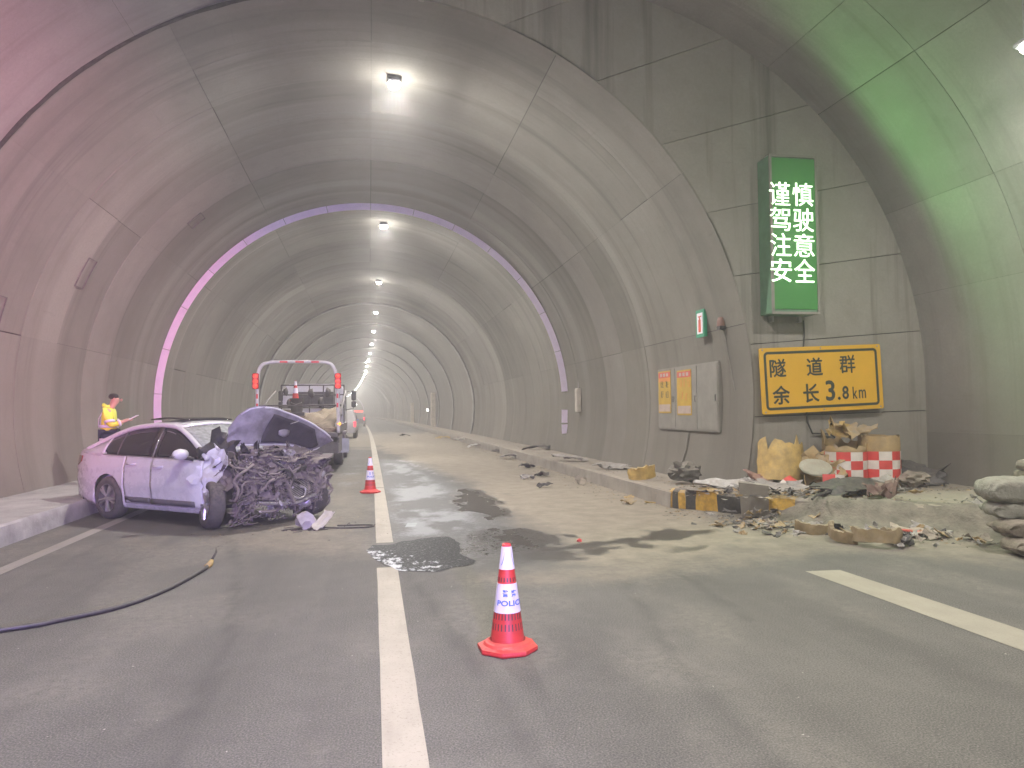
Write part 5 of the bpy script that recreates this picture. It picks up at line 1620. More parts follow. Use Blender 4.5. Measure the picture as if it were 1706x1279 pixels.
m = MB(); m.grid(sub_patch(.28, .90, .08, .82, .035, lambda u, f: .24+(u-.28)*(1.08-.42*abs(f-.3))+.04*f), thick=.01); m.build('bonnet_liner', M_LINER, bon, smooth=True)
for (u_, v_, w_) in ((.47, .42, .10),):
    p = Vector(sub_patch(u_, u_+.01, v_, v_+.01, .055, lambda u, f: u)[0][0])
    m = MB(); m.lump((p.x, p.y, p.z), (.02, .11, .09), 5, .4, 2, 2); m.build('torn_patch', M_BON, bon, smooth=True)
m = MB()
for v_ in (.02, .97):
    m.tube([Vector(sub_patch(u, u+.001, v_, v_+.001, .014, lambda u, f: u)[0][0]) for u in np.linspace(.06, .96, 20)], .016, 6)
m.build('bonnet_edge', M_PAINT, bon, smooth=True)
m = MB(); m.tube([(2.6, .55, 1.50), (2.72, .40, 1.47), (2.78, .20, 1.44)], .008, 5); m.build('stay_rod', M_WL, bon)
# dashboard and scuttle remains between windscreen and bonnet
m = sheet(.4, .5, 205, bend=.8, crumple=.12, thick=.01, ragged=.3); m.build('scuttle_panel', M_BLACKP, car, smooth='auto', loc=(2.26, -.66, 1.10), rot=(R(60), R(40), R(20)))

# tangle of the engine bay
rw = random.Random(77)
def front_x(y, z):
    return 2.92-.10*((y-.1)/.9)**2-.25*max(0, (z-.75)/.3)**2-.12*max(0, (.3-z)/.2)+.06*fbm((y*2, z*2, 9), 3)
ztop_w = lambda y: 1.06-.20*max(0, (y-.0)/.9)
for k in range(16):     # core masses
    y = rw.uniform(-.62, .85); z = rw.uniform(.30, ztop_w(y)-.12)
    m = MB(); m.lump((0, 0, 0), (rw.uniform(.16, .3), rw.uniform(.16, .28), rw.uniform(.11, .2)), k*1.7, .6, 2.4, 3, rid=True)
    m.build('engine_mass', rw.choice((M_WB, M_WB, M_WD)), car, smooth='auto', loc=(front_x(y, z)-.22, y, z), rot=(rw.uniform(0, 3), rw.uniform(0, 3), rw.uniform(0, 3)))
m = MB(); m.box((0, 0, 0), (.42, .55, .42), bev=.06); m.build('engine_block', M_WD, car, loc=(2.52, .1, .52), rot=(.2, .1, .3))
for k in range(64):     # crumpled plates
    y = rw.uniform(-.78, .92); z = rw.uniform(.2, ztop_w(y))
    m = sheet(rw.uniform(.10, .30), rw.uniform(.05, .17), 300+k, bend=rw.uniform(-1.4, 1.4), crumple=rw.uniform(.03, .1), thick=.008, nu=8, nv=6, ragged=.35, bend_v=rw.uniform(-1, 1))
    m.build('crushed_plate', (rw.choice((M_WD, M_WD, M_WL, M_WD, M_WB)) if y < -.35 else rw.choice((M_WB, M_WB, M_WH, M_WD, M_WL))), car, smooth='auto', loc=(front_x(y, z)+rw.uniform(-.16, .03), y, z), rot=(rw.uniform(-1, 1), R(90)+rw.uniform(-.8, .8), rw.uniform(-.9, .9)))
for k in range(10):     # pulleys, canisters
    y = rw.uniform(-.6, .75); z = rw.uniform(.25, ztop_w(y)-.15)
    r_ = rw.uniform(.03, .075); l_ = rw.uniform(.04, .16)
    m = MB(); m.lathe([(0, -l_), (r_, -l_), (r_*1.05, -l_*.6), (r_*.85, -l_*.3), (r_, 0), (r_, l_*.7), (r_*.6, l_), (0, l_)], 14)
    m.build('canister', rw.choice((M_WL, M_WB, M_WD)), car, smooth='auto', loc=(front_x(y, z)-rw.uniform(.0, .1), y, z), rot=(rw.uniform(-1.5, 1.5), R(90)+rw.uniform(-.9, .9), 0))
def wander(y, z, n, step, rr, drop=0.0):
    pts = []
    a = rr.uniform(0, 6.28)
    for k in range(n):
        pts.append(Vector((front_x(y, z)+rr.uniform(-.03, .06), y, z)))
        a += rr.gauss(0, .55)
        y += math.cos(a)*step; z += math.sin(a)*step*.7-drop
        y = max(-.85, min(.98, y)); z = max(.06, min(ztop_w(y)+.02, z))
    return smooth_path(pts, 4)
for k in range(52):
    rad_ = rw.choice((.007, .009, .012, .015, .02))
    p = wander(rw.uniform(-.75, .9), rw.uniform(.2, .95), rw.randint(4, 8), rw.uniform(.09, .17), rw)
    m = MB(); m.tube(p, rad_, 7); m.build('hose', rw.choice((M_WH, M_WH, M_WD, M_WB)), car, smooth=True)
m = MB()
for k in range(80):
    p = wander(rw.uniform(-.8, .95), rw.uniform(.15, 1.0), rw.randint(3, 7), rw.uniform(.06, .14), rw)
    m.tube(p, rw.uniform(.003, .006), 4)
kind(m.build('wiring', M_WH, car), 'stuff')
m = MB()
for k in range(420):
    y = rw.uniform(-.82, .95); z = rw.uniform(.1, ztop_w(y)+.02); x = front_x(y, z)+rw.uniform(-.15, .05); s = rw.uniform(.01, .05)
    q = [Vector((rw.uniform(-1, 1), rw.uniform(-1, 1), rw.uniform(-1, 1))).normalized()*s for _ in range(4)]
    m.add([(x+p.x, y+p.y, z+p.z) for p in q], [(0, 1, 2), (0, 2, 3), (0, 3, 1), (1, 3, 2)])
kind(m.build('wreck_splinters', M_WB, car), 'stuff')
m = MB()
for k in range(160):
    y = rw.uniform(-.82, .95); z = rw.uniform(.1, ztop_w(y)); x = front_x(y, z)+rw.uniform(-.05, .05); s = rw.uniform(.008, .03)
    q = [Vector((rw.uniform(-1, 1), rw.uniform(-1, 1), rw.uniform(-1, 1))).normalized()*s for _ in range(4)]
    m.add([(x+p.x, y+p.y, z+p.z) for p in q], [(0, 1, 2), (0, 2, 3), (0, 3, 1), (1, 3, 2)])
kind(m.build('bright_splinters', M_WL, car), 'stuff')
# recognisable pieces: radiator, fan, bumper beam, spring strut, lamp bucket
rad_ = MB(); rad_.box((0, 0, 0), (.035, .62, .36)); ro_ = rad_.build('radiator', M_WD, car, loc=(2.90, .30, .55), rot=(R(12), R(-18), R(8)))
for k in range(15):
    m = MB(); m.box((.021, 0, -.165+.0235*k), (.008, .60, .008)); m.build('fin', M_WL, ro_)
for sg in (-1, 1):
    m = MB(); m.box((.005, sg*.325, 0), (.05, .05, .40), bev=.01); m.build('end_tank', M_WB, ro_)
fan = MB(); fan.lathe([(.17, -.02), (.19, -.025), (.195, .02), (.175, .025), (.17, -.02)], 24, Matrix.Rotation(R(90), 4, 'Y'))
for k in range(6):
    fan.grid([[(.02*j-.01, math.cos(k*1.047+.25*j)*r_, math.sin(k*1.047+.25*j)*r_) for r_ in (.04, .165)] for j in range(2)], thick=.006)
fan.lathe([(0, .03), (.05, .03), (.055, -.03)], 14, Matrix.Rotation(R(90), 4, 'Y'))
fan.build('cooling_fan', M_WD, car, smooth='auto', loc=(2.93, -.12, .62), rot=(R(10), R(15), R(-12)))
m = MB(); m.tube(smooth_path([Vector((2.70, -.62, .36)), Vector((2.90, -.30, .33)), Vector((2.97, .1, .30)), Vector((2.93, .5, .36)), Vector((2.80, .88, .34))], 5), .05, 8, sq=.55); m.build('bumper_beam', M_WL, car, smooth='auto')
m = MB(); m.tube([Vector((2.52+.055*math.cos(k*.7), -.60+.055*math.sin(k*.7), .52+.0085*k)) for k in range(50)], .009, 6); m.tube([(2.52, -.60, .42), (2.52, -.60, 1.0)], .022, 8); m.build('spring_strut', M_WD, car, smooth=True)
m = MB(); m.lathe([(.10, .0), (.095, -.05), (.05, -.10), (0, -.11)], 16, Matrix.Rotation(R(70), 4, 'Y')); m.build('lamp_bucket', M_WL, car, smooth=True, loc=(2.78, -.50, .66))
m = MB(); m.box((0, 0, 0), (.22, .30, .17), bev=.03); m.build('battery', M_WD, car, loc=(2.66, .62, .74), rot=(.3, .2, .4))
m = MB(); m.tube(smooth_path([Vector((2.98, .0, .42)), Vector((3.02, .12, .36)), Vector((3.0, .26, .38)), Vector((2.98, .30, .48)), Vector((2.95, .22, .52))], 6), .017, 8); m.build('pale_hose', M_WL, car, smooth=True)
# bent cross member along the top and the crushed left wing
m = MB(); m.tube([(2.62, -.6, 1.02), (2.75, -.3, .99), (2.80, .0, .95), (2.78, .4, .90), (2.72, .8, .80)], .035, 6, sq=.6); m.build('cross_member', M_WB, car, smooth='auto')
m = sheet(.5, .9, 209, bend=.6, crumple=.08, thick=.01, nu=9, nv=13, ragged=.2); m.build('slam_panel', M_WB, car, smooth='auto', loc=(2.58, .25, .99), rot=(R(8), R(14), R(6)))
for k, (yy, zz, ww, hh, rt_) in enumerate(((-.2, 1.04, .5, .42, (8, 10, 20)), (.35, .98, .55, .5, (10, 16, -10)), (.72, .90, .5, .4, (16, 12, 14)), (.1, .72, .30, .44, (40, 62, 0)), (.55, .55, .32, .40, (70, 70, 20)), (-.1, .40, .34, .30, (80, 75, -20)), (.8, .72, .22, .34, (60, 60, 20)))):
    m = sheet(ww, hh, 230+k, bend=.5, crumple=.07, thick=.01, nu=11, nv=10, ragged=.18); m.build('bent_panel', M_WB, car, smooth='auto', loc=(front_x(yy, zz)-.10, yy, zz), rot=tuple(R(q) for q in rt_))
m = sheet(.4, .55, 211, bend=.7, crumple=.1, thick=.01, ragged=.2); m.build('front_wing', M_WB, car, smooth='auto', loc=(2.65, .88, .68), rot=(R(80), R(20), 0))
m = sheet(.25, .12, 213, bend=.5, crumple=.05, thick=.01); m.build('lamp_bracket', M_WL, car, smooth='auto', loc=(2.72, -.52, .80), rot=(R(20), R(60), R(30)))

# loose pieces lying before the wreck
m = sheet(.34, .16, 215, bend=.35, crumple=.03, thick=.012); shard('lamp_piece', m, mat('lamp_housing_white', (.50, .47, .40), .5, var=.2, dust=.4), (-.70, 10.55, .1), (R(15), R(-38), R(40)), 'pale angular lamp housing piece on the ground before the wreck', 'lamp piece', 0)
m = MB(); m.lump((0, 0, .09), (.13, .12, .12), 9, .35, 1.8, 2); shard('reservoir_tank', m, mat('tank_white', (.45, .42, .42), .5, var=.25, dust=.4), (-.93, 10.62, 0), (0, 0, 0), 'whitish plastic reservoir on the ground under the wreck corner', 'tank', 0)
m = MB(); m.tube(smooth_path([Vector((-.75, 10.62, .02)), Vector((-.45, 10.52, .012)), Vector((-.1, 10.50, .012)), Vector((.0, 10.62, .012)), Vector((-.12, 10.72, .012)), Vector((-.5, 10.62, .03))], 6), .011, 6)
tag(m.build('loose_hose', M_BLACKP, None, smooth=True), 'thin dark loop of hose trailing from the wreck to the lane line', 'hose')
m = MB()
rr = random.Random(8)
for k in range(26):
    x_, y_ = -.9+rr.gauss(0, .22), 10.55+rr.gauss(0, .12); a = rr.uniform(-.6, .6); l_ = rr.uniform(.05, .2)
    m.tube([(x_, y_, .006), (x_+l_*math.cos(a), y_+l_*math.sin(a), rr.uniform(.006, .06))], .004, 4)
o = m.build('torn_wires', M_WD); kind(o, 'stuff'); tag(o, 'torn wires strewn on the ground before the wreck', 'wires')

# ------------------------------------------------------------------ tow truck
M_TWHITE = mat('truck_white', (.60, .58, .58), .4, var=.1, scale=3, dust=.35)
M_TDARK = mat('truck_frame_dark', (.055, .05, .052), .6, var=.35, scale=8, dust=.45)
M_TWOOD = mat('truck_deck_boards', (.23, .175, .115), .85, var=.4, scale=5, dust=.5)
M_TGREY = mat('truck_side_grey', (.20, .18, .185), .55, var=.25, scale=4, dust=.35)
M_LRED = emit('truck_red_lamp', (1.0, .06, .04), 2.2); M_LAMB = emit('truck_amber_lamp', (1.0, .38, .04), 3.0)
tr = thing('tow_truck', 'flatbed tow truck with white rear hoop and red lamps behind the wreck', 'truck', (-1.99, 20.5, 0))
hoop = smooth_path([Vector((-1.05, 0, 1.05)), Vector((-1.04, 0, 2.0)), Vector((-1.02, 0, 2.55)), Vector((-.96, 0, 2.82)), Vector((-.74, 0, 2.95)), Vector((0, 0, 2.97)), Vector((.74, 0, 2.95)), Vector((.93, 0, 2.82)), Vector((1.0, 0, 2.55)), Vector((1.04, 0, 2.0)), Vector((1.06, 0, 1.05))], 6)
m = MB(); m.tube(hoop, .048, 10); hp_ = m.build('rear_hoop', M_TWHITE, tr, smooth=True)
for x_, w_ in ((-.36, .20), (.05, .22), (.45, .20)):
    m = MB(); m.box((x_, -.052, 2.965), (w_, .012, .05)); m.build('reflective_tape', M_CKR, hp_)
for sg in (-1, 1):
    for z_ in (2.05, 1.8):
        m = MB(); m.box((sg*1.035, -.052, z_), (.05, .012, .12)); m.build('reflective_tape', M_CKR, hp_)
    m = MB(); m.box((sg*1.02+(.03 if sg > 0 else -.05), -.07, 2.45), (.17, .09, .42), bev=.02); hb = m.build('lamp_bar', mat('lamp_bar_red', (.42, .03, .03), .4, var=.15), tr)
    for z_ in (2.58, 2.44, 2.32):
        m = MB(); m.lathe([(0, .03), (.05, .022), (.06, 0)], 14, Matrix.Translation((sg*1.02+(.03 if sg > 0 else -.05), -.115, z_)) @ Matrix.Rotation(R(90), 4, 'X'))
        m.build('red_lamp', M_LRED, hb, smooth=True)
# deck, boards and sides
m = MB(); m.box((0, 3.0, 1.0), (2.12, 6.1, .14), bev=.02); m.build('deck', M_TDARK, tr)
rr = random.Random(19)
for k in range(9):
    z_ = 1.12+.055*k*.9; 
    m = MB(); m.box((0, 0, 0), (rr.uniform(1.4, 1.95), .24, .06), bev=.01)
    m.build('deck_board', M_TWOOD, tr, loc=(rr.uniform(-.08, .08), .55+.42*k, z_+rr.uniform(0, .05)), rot=(R(rr.uniform(-6, 10)), R(rr.uniform(-3, 3)), R(rr.uniform(-8, 8))))
m = sheet(1.95, 3.4, 401, bend=.2, crumple=.26, thick=.02, nu=16, nv=14, ragged=.1); m.build('tarpaulin', M_TWOOD, tr, smooth=True, loc=(0, 2.2, 1.42), rot=(R(9), 0, 0))
for sg in (-1, 1):
    m = MB(); m.box((sg*1.06, 3.0, 1.16), (.05, 6.0, .20), bev=.01); m.build('side_rail', M_TGREY, tr)
    m = MB(); m.box((sg*1.0, .05, .86), (.16, .08, .14), bev=.01); tl = m.build('rear_lamp', M_TDARK, tr)
    m = MB(); m.lathe([(0, .03), (.045, .02), (.055, 0)], 14, Matrix.Translation((sg*1.07, -.02, 1.30)) @ Matrix.Rotation(R(90), 4, 'X')); m.build('amber_lamp', M_LAMB, tr, smooth=True)
    m = MB(); m.tube([(sg*1.06, .0, 1.25), (sg*1.10, 2.2, 1.95), (sg*1.10, 4.2, 2.3)], .03, 6); m.build('side_stay', M_TGREY, tr, smooth=True)
    m = MB(); m.box((sg*1.05, 4.3, .72), (.06, 1.9, .40), bev=.01); m.build('side_guard', M_TGREY, tr)
    m = MB(); m.box((sg*1.04, 1.05, .74), (.06, 2.0, .48), bev=.015); m.build('side_skirt', M_TGREY, tr)
    m = MB(); m.box((sg*1.0, 2.9, 1.0), (.34, 1.1, .08), bev=.02); m.build('wheel_guard', M_TGREY, tr)
    m = MB(); m.box((sg*1.02, 2.15, .62), (.5, .02, .42)); m.build('mud_flap', mat('flap_pale%d' % sg, (.38, .38, .40), .6, var=.15), tr)
m = MB(); m.box((0, .06, .74), (2.10, .10, .46), bev=.02); m.build('rear_bumper', M_TDARK, tr)
m = MB(); m.box((0, 3.2, .72), (.8, 5.6, .22)); m.build('chassis', M_TDARK, tr)
def truck_wheel(x, y):
    t = wheel(tr, (x, y, .41), (0, 0, R(-90) if x < 0 else R(90)), r=.41, w=.26)
    return t
for y_ in (2.9, 6.6):
    truck_wheel(-.93, y_); truck_wheel(.93, y_)
# rack behind the cab
rk = MB()
for z_ in (1.78, 2.20, 2.52): rk.tube([(-1.0, 4.9, z_), (1.02, 4.9, z_)], .025, 6)
for x_ in (-1.0, -.55, -.1, .35, .7, 1.02): rk.tube([(x_, 4.9, 1.05), (x_, 4.9, 2.52)], .022, 6)
rk.build('headboard_rack', M_TDARK, tr)
for (x_, z_, s_) in ((-.85, 2.3, .10), (-.05, 2.25, .12), (.5, 2.28, .11), (.28, 1.95, .13), (-.72, 1.92, .12), (.82, 2.18, .1)):
    m = MB(); m.lump((x_, 4.78, z_), (s_*.8, .07, s_*1.4), x_*9, .4, 2, 2); m.build('hung_strap', M_TDARK, tr, smooth=True)
m = MB(); m.tube([(-1.05, 0, 1.80), (1.05, 0, 1.80)], .02, 6); m.tube([(-1.05, 4.6, 1.84), (1.05, 4.6, 1.84)], .04, 6); m.build('cross_rail', M_TDARK, tr)
# cab
cb = MB()
prof = [(-1.03, .55), (-1.03, 1.65), (-1.0, 2.25), (-.93, 2.50), (-.80, 2.58), (.80, 2.58), (.93, 2.50), (1.0, 2.25), (1.03, 1.65), (1.03, .55)]
cb.prism(prof, 1.9, Matrix.Translation((0, 6.35, 0)) @ Matrix.Rotation(R(90), 4, 'X')); cabo = cb.build('cab', M_TWHITE, tr)
m = MB(); m.box((0, 5.385, 2.08), (1.3, .02, .46), bev=.008); m.build('rear_window', M_TDARK, cabo)
for sg in (-1, 1):
    m = MB(); m.box((sg*1.025, 6.35, 1.92), (.02, 1.0, .55)); m.build('side_window', M_GLASS, cabo)
    m = MB(); m.tube([(sg*1.02, 7.1, 2.35), (sg*1.25, 7.2, 2.40), (sg*1.27, 7.2, 1.75), (sg*1.03, 7.15, 1.70)], .014, 6); m.build('mirror_bracket', M_BLACKP, cabo)
    m = MB(); m.box((sg*1.28, 7.15, 2.22), (.17, .07, .36), bev=.03); m.build('mirror', M_BLACKP, cabo)
    m = MB(); m.box((sg*1.28, 7.15, 1.90), (.17, .07, .22), bev=.03); m.build('wide_mirror', M_BLACKP, cabo)
# bucket and cone carried on the deck
bk_ = thing('bucket', 'dark dented bucket standing on the truck bed under a cone', 'bucket', (-2.38, 24.2, 1.62))
m = MB(); m.lathe([(0, 0), (.17, .0), (.215, .42), (.225, .44), (.205, .43), (.16, .03), (0, .03)], 22); m.build('shell', M_TDARK, bk_, smooth='auto')
m = MB(); m.tube([(-.21, 0, .4), (-.15, -.15, .3), (.0, -.22, .25), (.15, -.15, .3), (.21, 0, .4)], .008, 5); m.build('handle', M_STEEL, bk_)
m = MB(); m.box((0, 0, -.06), (.5, .5, .12), bev=.01); m.build('stand', M_TDARK, bk_)
cn = cone('small red and white cone standing in the bucket on the truck', (-2.42, 24.2, 1.99), 0, False, .9)

# ------------------------------------------------------------------ cars farther on
def far_car(name, label, loc, W2, H2, L2, paint, lampbar=False):
    t = thing(name, label, 'car', loc)
    w = W2/2
    st = [(0, .55, .95, w*.90), (.05, .42, 1.02, w*.97), (.3, .36, 1.05, w), (L2-.9, .36, 1.0, w), (L2-.2, .4, .85, w*.95), (L2, .5, .75, w*.85)]
    P = []
    for y_, zb_, zt_, ww in st:
        P.append([(-ww*.92, y_, zb_), (-ww, y_, zb_+.15), (-ww, y_, (zb_+zt_)/2), (-ww*.97, y_, zt_), (ww*.97, y_, zt_), (ww, y_, (zb_+zt_)/2), (ww, y_, zb_+.15), (ww*.92, y_, zb_), (-ww*.92, y_, zb_)])
    m = MB(); m.grid(P); nb = len(P[0]); m.f.append(tuple(range(nb-1))); m.m.append(0); m.f.append(tuple((len(P)-1)*nb+k for k in range(nb-2, -1, -1))); m.m.append(0)
    m.build('body', paint, t, smooth='auto')
    P = []
    for y_, f_ in ((.06, .0), (.28, 1.0), (1.2, 1.04), (L2-2.0, 1.0), (L2-1.2, 0.0)):
        z1 = 1.0+(H2-1.0)*f_; wt = w*.97-(w*.2)*f_
        P.append([(-w*.96, y_, .98), (-(w*.96+wt)/2, y_, .98+(z1-.98)*.55), (-wt, y_, z1), (0, y_, z1+.02*f_), (wt, y_, z1), ((w*.96+wt)/2, y_, .98+(z1-.98)*.55), (w*.96, y_, .98)])
    m = MB(); m.grid(P); m.build('cabin', paint, t, smooth='auto')
    m = MB(); m.grid([[(-w*.78, .075, 1.04), (w*.78, .075, 1.04)], [(-w*.66, .265, H2-.10), (w*.66, .265, H2-.10)]], thick=-.02); m.build('rear_window', M_GLASS, t)
    for sg in (-1, 1):
        m = MB(); m.box((sg*w*.87, .035, .88), (.16, .10, .34), bev=.03); m.build('tail_light', emit('tail_red', (1.0, .05, .08), 2.5) if 'tail_red' not in MATS else MATS['tail_red'], t)
        m = MB(); m.box((sg*w*.97, 1.2, 1.28), (.02, 1.4, .3)); m.build('side_window', M_GLASS, t)
        for y_ in (.75, L2-.95): wheel(t, (sg*(w-.12), y_, .34), (0, 0, R(-90) if sg < 0 else R(90)), r=.34)
    m = MB(); m.box((0, -.03, .48), (W2*.93, .14, .24), bev=.05); m.build('bumper', paint, t)
    m = MB(); m.box((0, -.012, .80), (.46, .02, .13)); m.build('number_plate', M_BLUE, t)
    if lampbar:
        m = MB(); m.box((0, .9, H2+.12), (W2*.75, .3, .16), bev=.03); m.build('light_bar', emit('bar_red', (1.0, .10, .08), 3.0), t)
    return t
far_car('parked_car', 'white hatchback with red tail lights ahead of the tow truck', (-1.66+xo(46), 46, 0), 1.82, 1.72, 4.4, M_TWHITE)
far_car('parked_car', 'distant pale van with a red light bar in the dust', (-1.0+xo(84), 84, 0), 1.9, 1.6, 4.6, M_TGREY, True)

# ------------------------------------------------------------------ person in a high-visibility jacket, reading a tablet
M_SKIN = mat('skin', (.46, .27, .20), .5, var=.08)
M_HIVIS = mat('hivis_yellow', (.66, .68, .06), .6, var=.12, scale=9, bump=.3, bscale=12)
M_NAVY = mat('navy_trousers', (.018, .02, .045), .8, var=.2)
M_HAIR = mat('dark_hair', (.02, .017, .015), .7, var=.3, bump=.5, bscale=90)
M_BAND = mat('silver_band', (.60, .58, .64), .4, var=.08)
pz = KERB_H+.012
person = thing('person', 'person in a yellow high-visibility jacket looking down at a tablet', 'person', (-5.02, 15.5, pz), R(8))
def skin_mesh(name, nodes, edges, material, sub=2, root=0):
    me = bpy.data.meshes.new(name)
    me.from_pydata([n[0] for n in nodes], edges, [])
    o = bpy.data.objects.new(name, me); C.objects.link(o)
    o.modifiers.new('skin', 'SKIN')
    if not me.skin_vertices: 
        bpy.context.view_layer.objects.active = o
    sv = me.skin_vertices[0].data if me.skin_vertices else None
    if sv is None:
        bpy.context.view_layer.update()
    for k, n in enumerate(nodes):
        r_ = n[1] if isinstance(n[1], tuple) else (n[1], n[1])
        me.skin_vertices[0].data[k].radius = r_
        me.skin_vertices[0].data[k].use_root = (k == root)
    s_ = o.modifiers.new('smooth', 'SUBSURF'); s_.levels = sub; s_.render_levels = sub
    dg = bpy.context.evaluated_depsgraph_get()
    me2 = bpy.data.meshes.new_from_object(o.evaluated_get(dg))
    bpy.data.objects.remove(o)
    me2.polygons.foreach_set('use_smooth', [True]*len(me2.polygons))
    me2.materials.clear(); me2.materials.append(material)
    o = bpy.data.objects.new(name, me2); C.objects.link(o); o.parent = person
    return o
# joints: x forward, y left
J = dict(pel=(0, 0, .93), sp1=(-.015, 0, 1.08), ch=(-.01, 0, 1.27), nk0=(.0, 0, 1.42), nk=(.045, 0, 1.49), hd=(.095, 0, 1.58), hd2=(.115, 0, 1.67),
         shl=(-.0, .17, 1.38), ell=(.05, .23, 1.12), wrl=(.25, .10, 1.20), hal=(.31, .07, 1.225),
         shr=(-.0, -.17, 1.38), elr=(.06, -.24, 1.11), wrr=(.27, -.13, 1.19), har=(.33, -.11, 1.215),
         hil=(0, .09, .90), knl=(.03, .10, .49), anl=(-.01, .11, .08), tol=(.13, .12, .035),
         hir=(0, -.09, .90), knr=(.01, -.10, .49), anr=(-.03, -.11, .08), tor=(.11, -.12, .035))
names = list(J)
rad = dict(pel=(.14, .12), sp1=(.14, .11), ch=(.16, .12), nk0=.075, nk=.055, hd=(.075, .085), hd2=(.07, .08), shl=.075, ell=.05, wrl=.032, hal=.036, shr=.075, elr=.05, wrr=.032, har=.036,
           hil=.10, knl=.065, anl=.045, tol=.04, hir=.10, knr=.065, anr=.045, tor=.04)
ed = [('pel', 'sp1'), ('sp1', 'ch'), ('ch', 'nk0'), ('nk0', 'nk'), ('nk', 'hd'), ('hd', 'hd2'), ('ch', 'shl'), ('shl', 'ell'), ('ell', 'wrl'), ('wrl', 'hal'), ('ch', 'shr'), ('shr', 'elr'), ('elr', 'wrr'), ('wrr', 'har'),
      ('pel', 'hil'), ('hil', 'knl'), ('knl', 'anl'), ('anl', 'tol'), ('pel', 'hir'), ('hir', 'knr'), ('knr', 'anr'), ('anr', 'tor')]
nodes = [(J[n], rad[n]) for n in names]; edges = [(names.index(a), names.index(b)) for a, b in ed]
for hand, sgn in (('hal', 1), ('har', -1)):       # five fingers closing on the tablet's edge
    h0 = Vector(J[hand])
    for k, (dy, ln) in enumerate(((-.028, .058), (-.010, .068), (.008, .072), (.025, .066))):
        b0 = len(nodes)
        nodes += [(tuple(h0+Vector((.03, dy, .0))), .010), (tuple(h0+Vector((.03+ln*.6, dy, -.012))), .009), (tuple(h0+Vector((.03+ln*.9, dy, .010))), .008)]
        edges += [(names.index(hand), b0), (b0, b0+1), (b0+1, b0+2)]
    b0 = len(nodes)
    nodes += [(tuple(h0+Vector((.0, -sgn*.035, .012))), .011), (tuple(h0+Vector((.035, -sgn*.045, .028))), .009)]
    edges += [(names.index(hand), b0), (b0, b0+1)]
body = skin_mesh('body', nodes, edges, M_SKIN, 2, names.index('pel'))
# face: nose, ears, brow
m = MB(); m.lump((.205, 0, 1.605), (.022, .016, .028), 1, .1, 1, 2)
for sg in (-1, 1): m.lump((.095, sg*.082, 1.615), (.024, .010, .034), 2, .1, 1, 2)
m.build('nose_and_ears', M_SKIN, person, smooth=True)
m = MB()
for sg in (-1, 1): m.lump((.188, sg*.032, 1.632), (.008, .014, .006), 3, .0, 1, 1)
m.lump((.192, 0, 1.562), (.006, .024, .006), 3, .0, 1, 1); m.build('eyes_and_mouth', M_HAIR, person, smooth=True)
m = MB(); m.lump((.068, 0, 1.672), (.090, .084, .062), 4, .12, 3, 3); hr = m.build('hair', M_HAIR, person, smooth=True)
def clothes(name, sel, scale_, material, extra=None):
    nn = [n for n in names if n in sel]
    nd = []
    for n in nn:
        r_ = rad[n] if isinstance(rad[n], tuple) else (rad[n], rad[n])
        p = (extra or {}).get(n, J[n]); nd.append((p, (r_[0]*scale_+.012, r_[1]*scale_+.012)))
    ee = [(nn.index(a), nn.index(b)) for a, b in ed if a in nn and b in nn]
    return skin_mesh(name, nd, ee, material, 2, 0)
jk = clothes('jacket', ('pel', 'sp1', 'ch', 'nk0', 'shl', 'ell', 'wrl', 'shr', 'elr', 'wrr'), 1.16, M_HIVIS, {'pel': (0, 0, .86), 'wrl': (.22, .115, 1.185), 'wrr': (.24, -.145, 1.175)})
clothes('trousers', ('pel', 'hil', 'knl', 'anl', 'hir', 'knr', 'anr'), 1.1, M_NAVY, {'pel': (0, 0, .90), 'anl': (-.01, .11, .11), 'anr': (-.03, -.11, .11)})
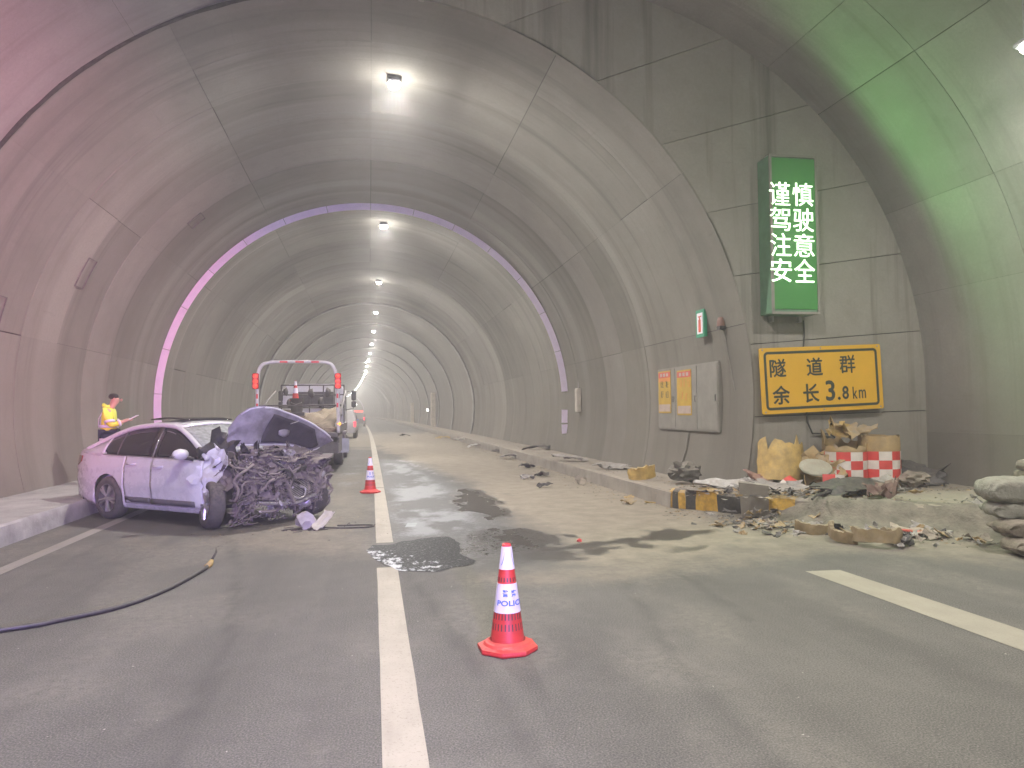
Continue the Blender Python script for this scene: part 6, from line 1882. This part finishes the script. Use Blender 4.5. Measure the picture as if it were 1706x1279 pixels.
for sg, tn in ((1, 'tol'), (-1, 'tor')):
    m = MB(); m.lump((J[tn][0]-.06, J[tn][1], .045), (.145, .055, .055), 3, .1, 1.2, 2); m.build('shoe', M_BLACKP, person, smooth=True)
def band_ring(c, rx, ry, hz_, tilt=(0, 0, 0)):
    m = MB(); M_ = Matrix.Translation(c) @ Euler(tilt).to_matrix().to_4x4()
    n = 28
    P = [[(rx*math.cos(2*math.pi*k/n), ry*math.sin(2*math.pi*k/n), z_) for z_ in (-hz_, hz_)] for k in range(n+1)]
    m.grid(P, M_, thick=-.006); m.build('reflective_band', M_BAND, jk, smooth=True)
band_ring((-.012, 0, 1.10), .165, .205, .028); band_ring((-.0, 0, .84), .178, .215, .03)
a, b_ = Vector(J['shr']), Vector(J['elr']); d = (b_-a)
band_ring(a.lerp(b_, .72), .088, .088, .026, d.to_track_quat('Z', 'Y').to_euler()); 
a, b_ = Vector(J['elr']), Vector(J['wrr']); d = (b_-a); band_ring(a.lerp(b_, .62), .066, .066, .022, d.to_track_quat('Z', 'Y').to_euler())
a, b_ = Vector(J['shl']), Vector(J['ell']); d = (b_-a); band_ring(a.lerp(b_, .72), .088, .088, .026, d.to_track_quat('Z', 'Y').to_euler())
m = MB(); m.tube([(-.165, .10, 1.1), (-.16, .10, 1.25), (-.10, .10, 1.38)], .02, 6, sq=.4); m.tube([(-.165, -.10, 1.1), (-.16, -.10, 1.25), (-.10, -.10, 1.38)], .02, 6, sq=.4); m.build('shoulder_straps', M_BAND, jk, smooth=True)
m = MB(); m.tube([(-.02, -.12, 1.47), (.0, 0, 1.49), (-.02, .12, 1.47), (-.09, .08, 1.50), (-.1, 0, 1.52), (-.09, -.08, 1.50), (-.02, -.12, 1.47)], .03, 8); m.build('collar', M_HIVIS, jk, smooth=True)
tb = thing('tablet', 'white tablet held in both hands by the person in yellow', 'tablet', (-4.62, 15.53, pz+1.25), 0, None, rot=(0, R(-28), R(8)))
m = MB(); m.box((0, 0, 0), (.24, .17, .012), bev=.004); m.build('case', M_WHITE, tb)
m = MB(); m.box((-.0, 0, .0075), (.20, .145, .003)); m.build('screen', emit('tablet_screen', (.6, .85, 1.0), .9), tb)
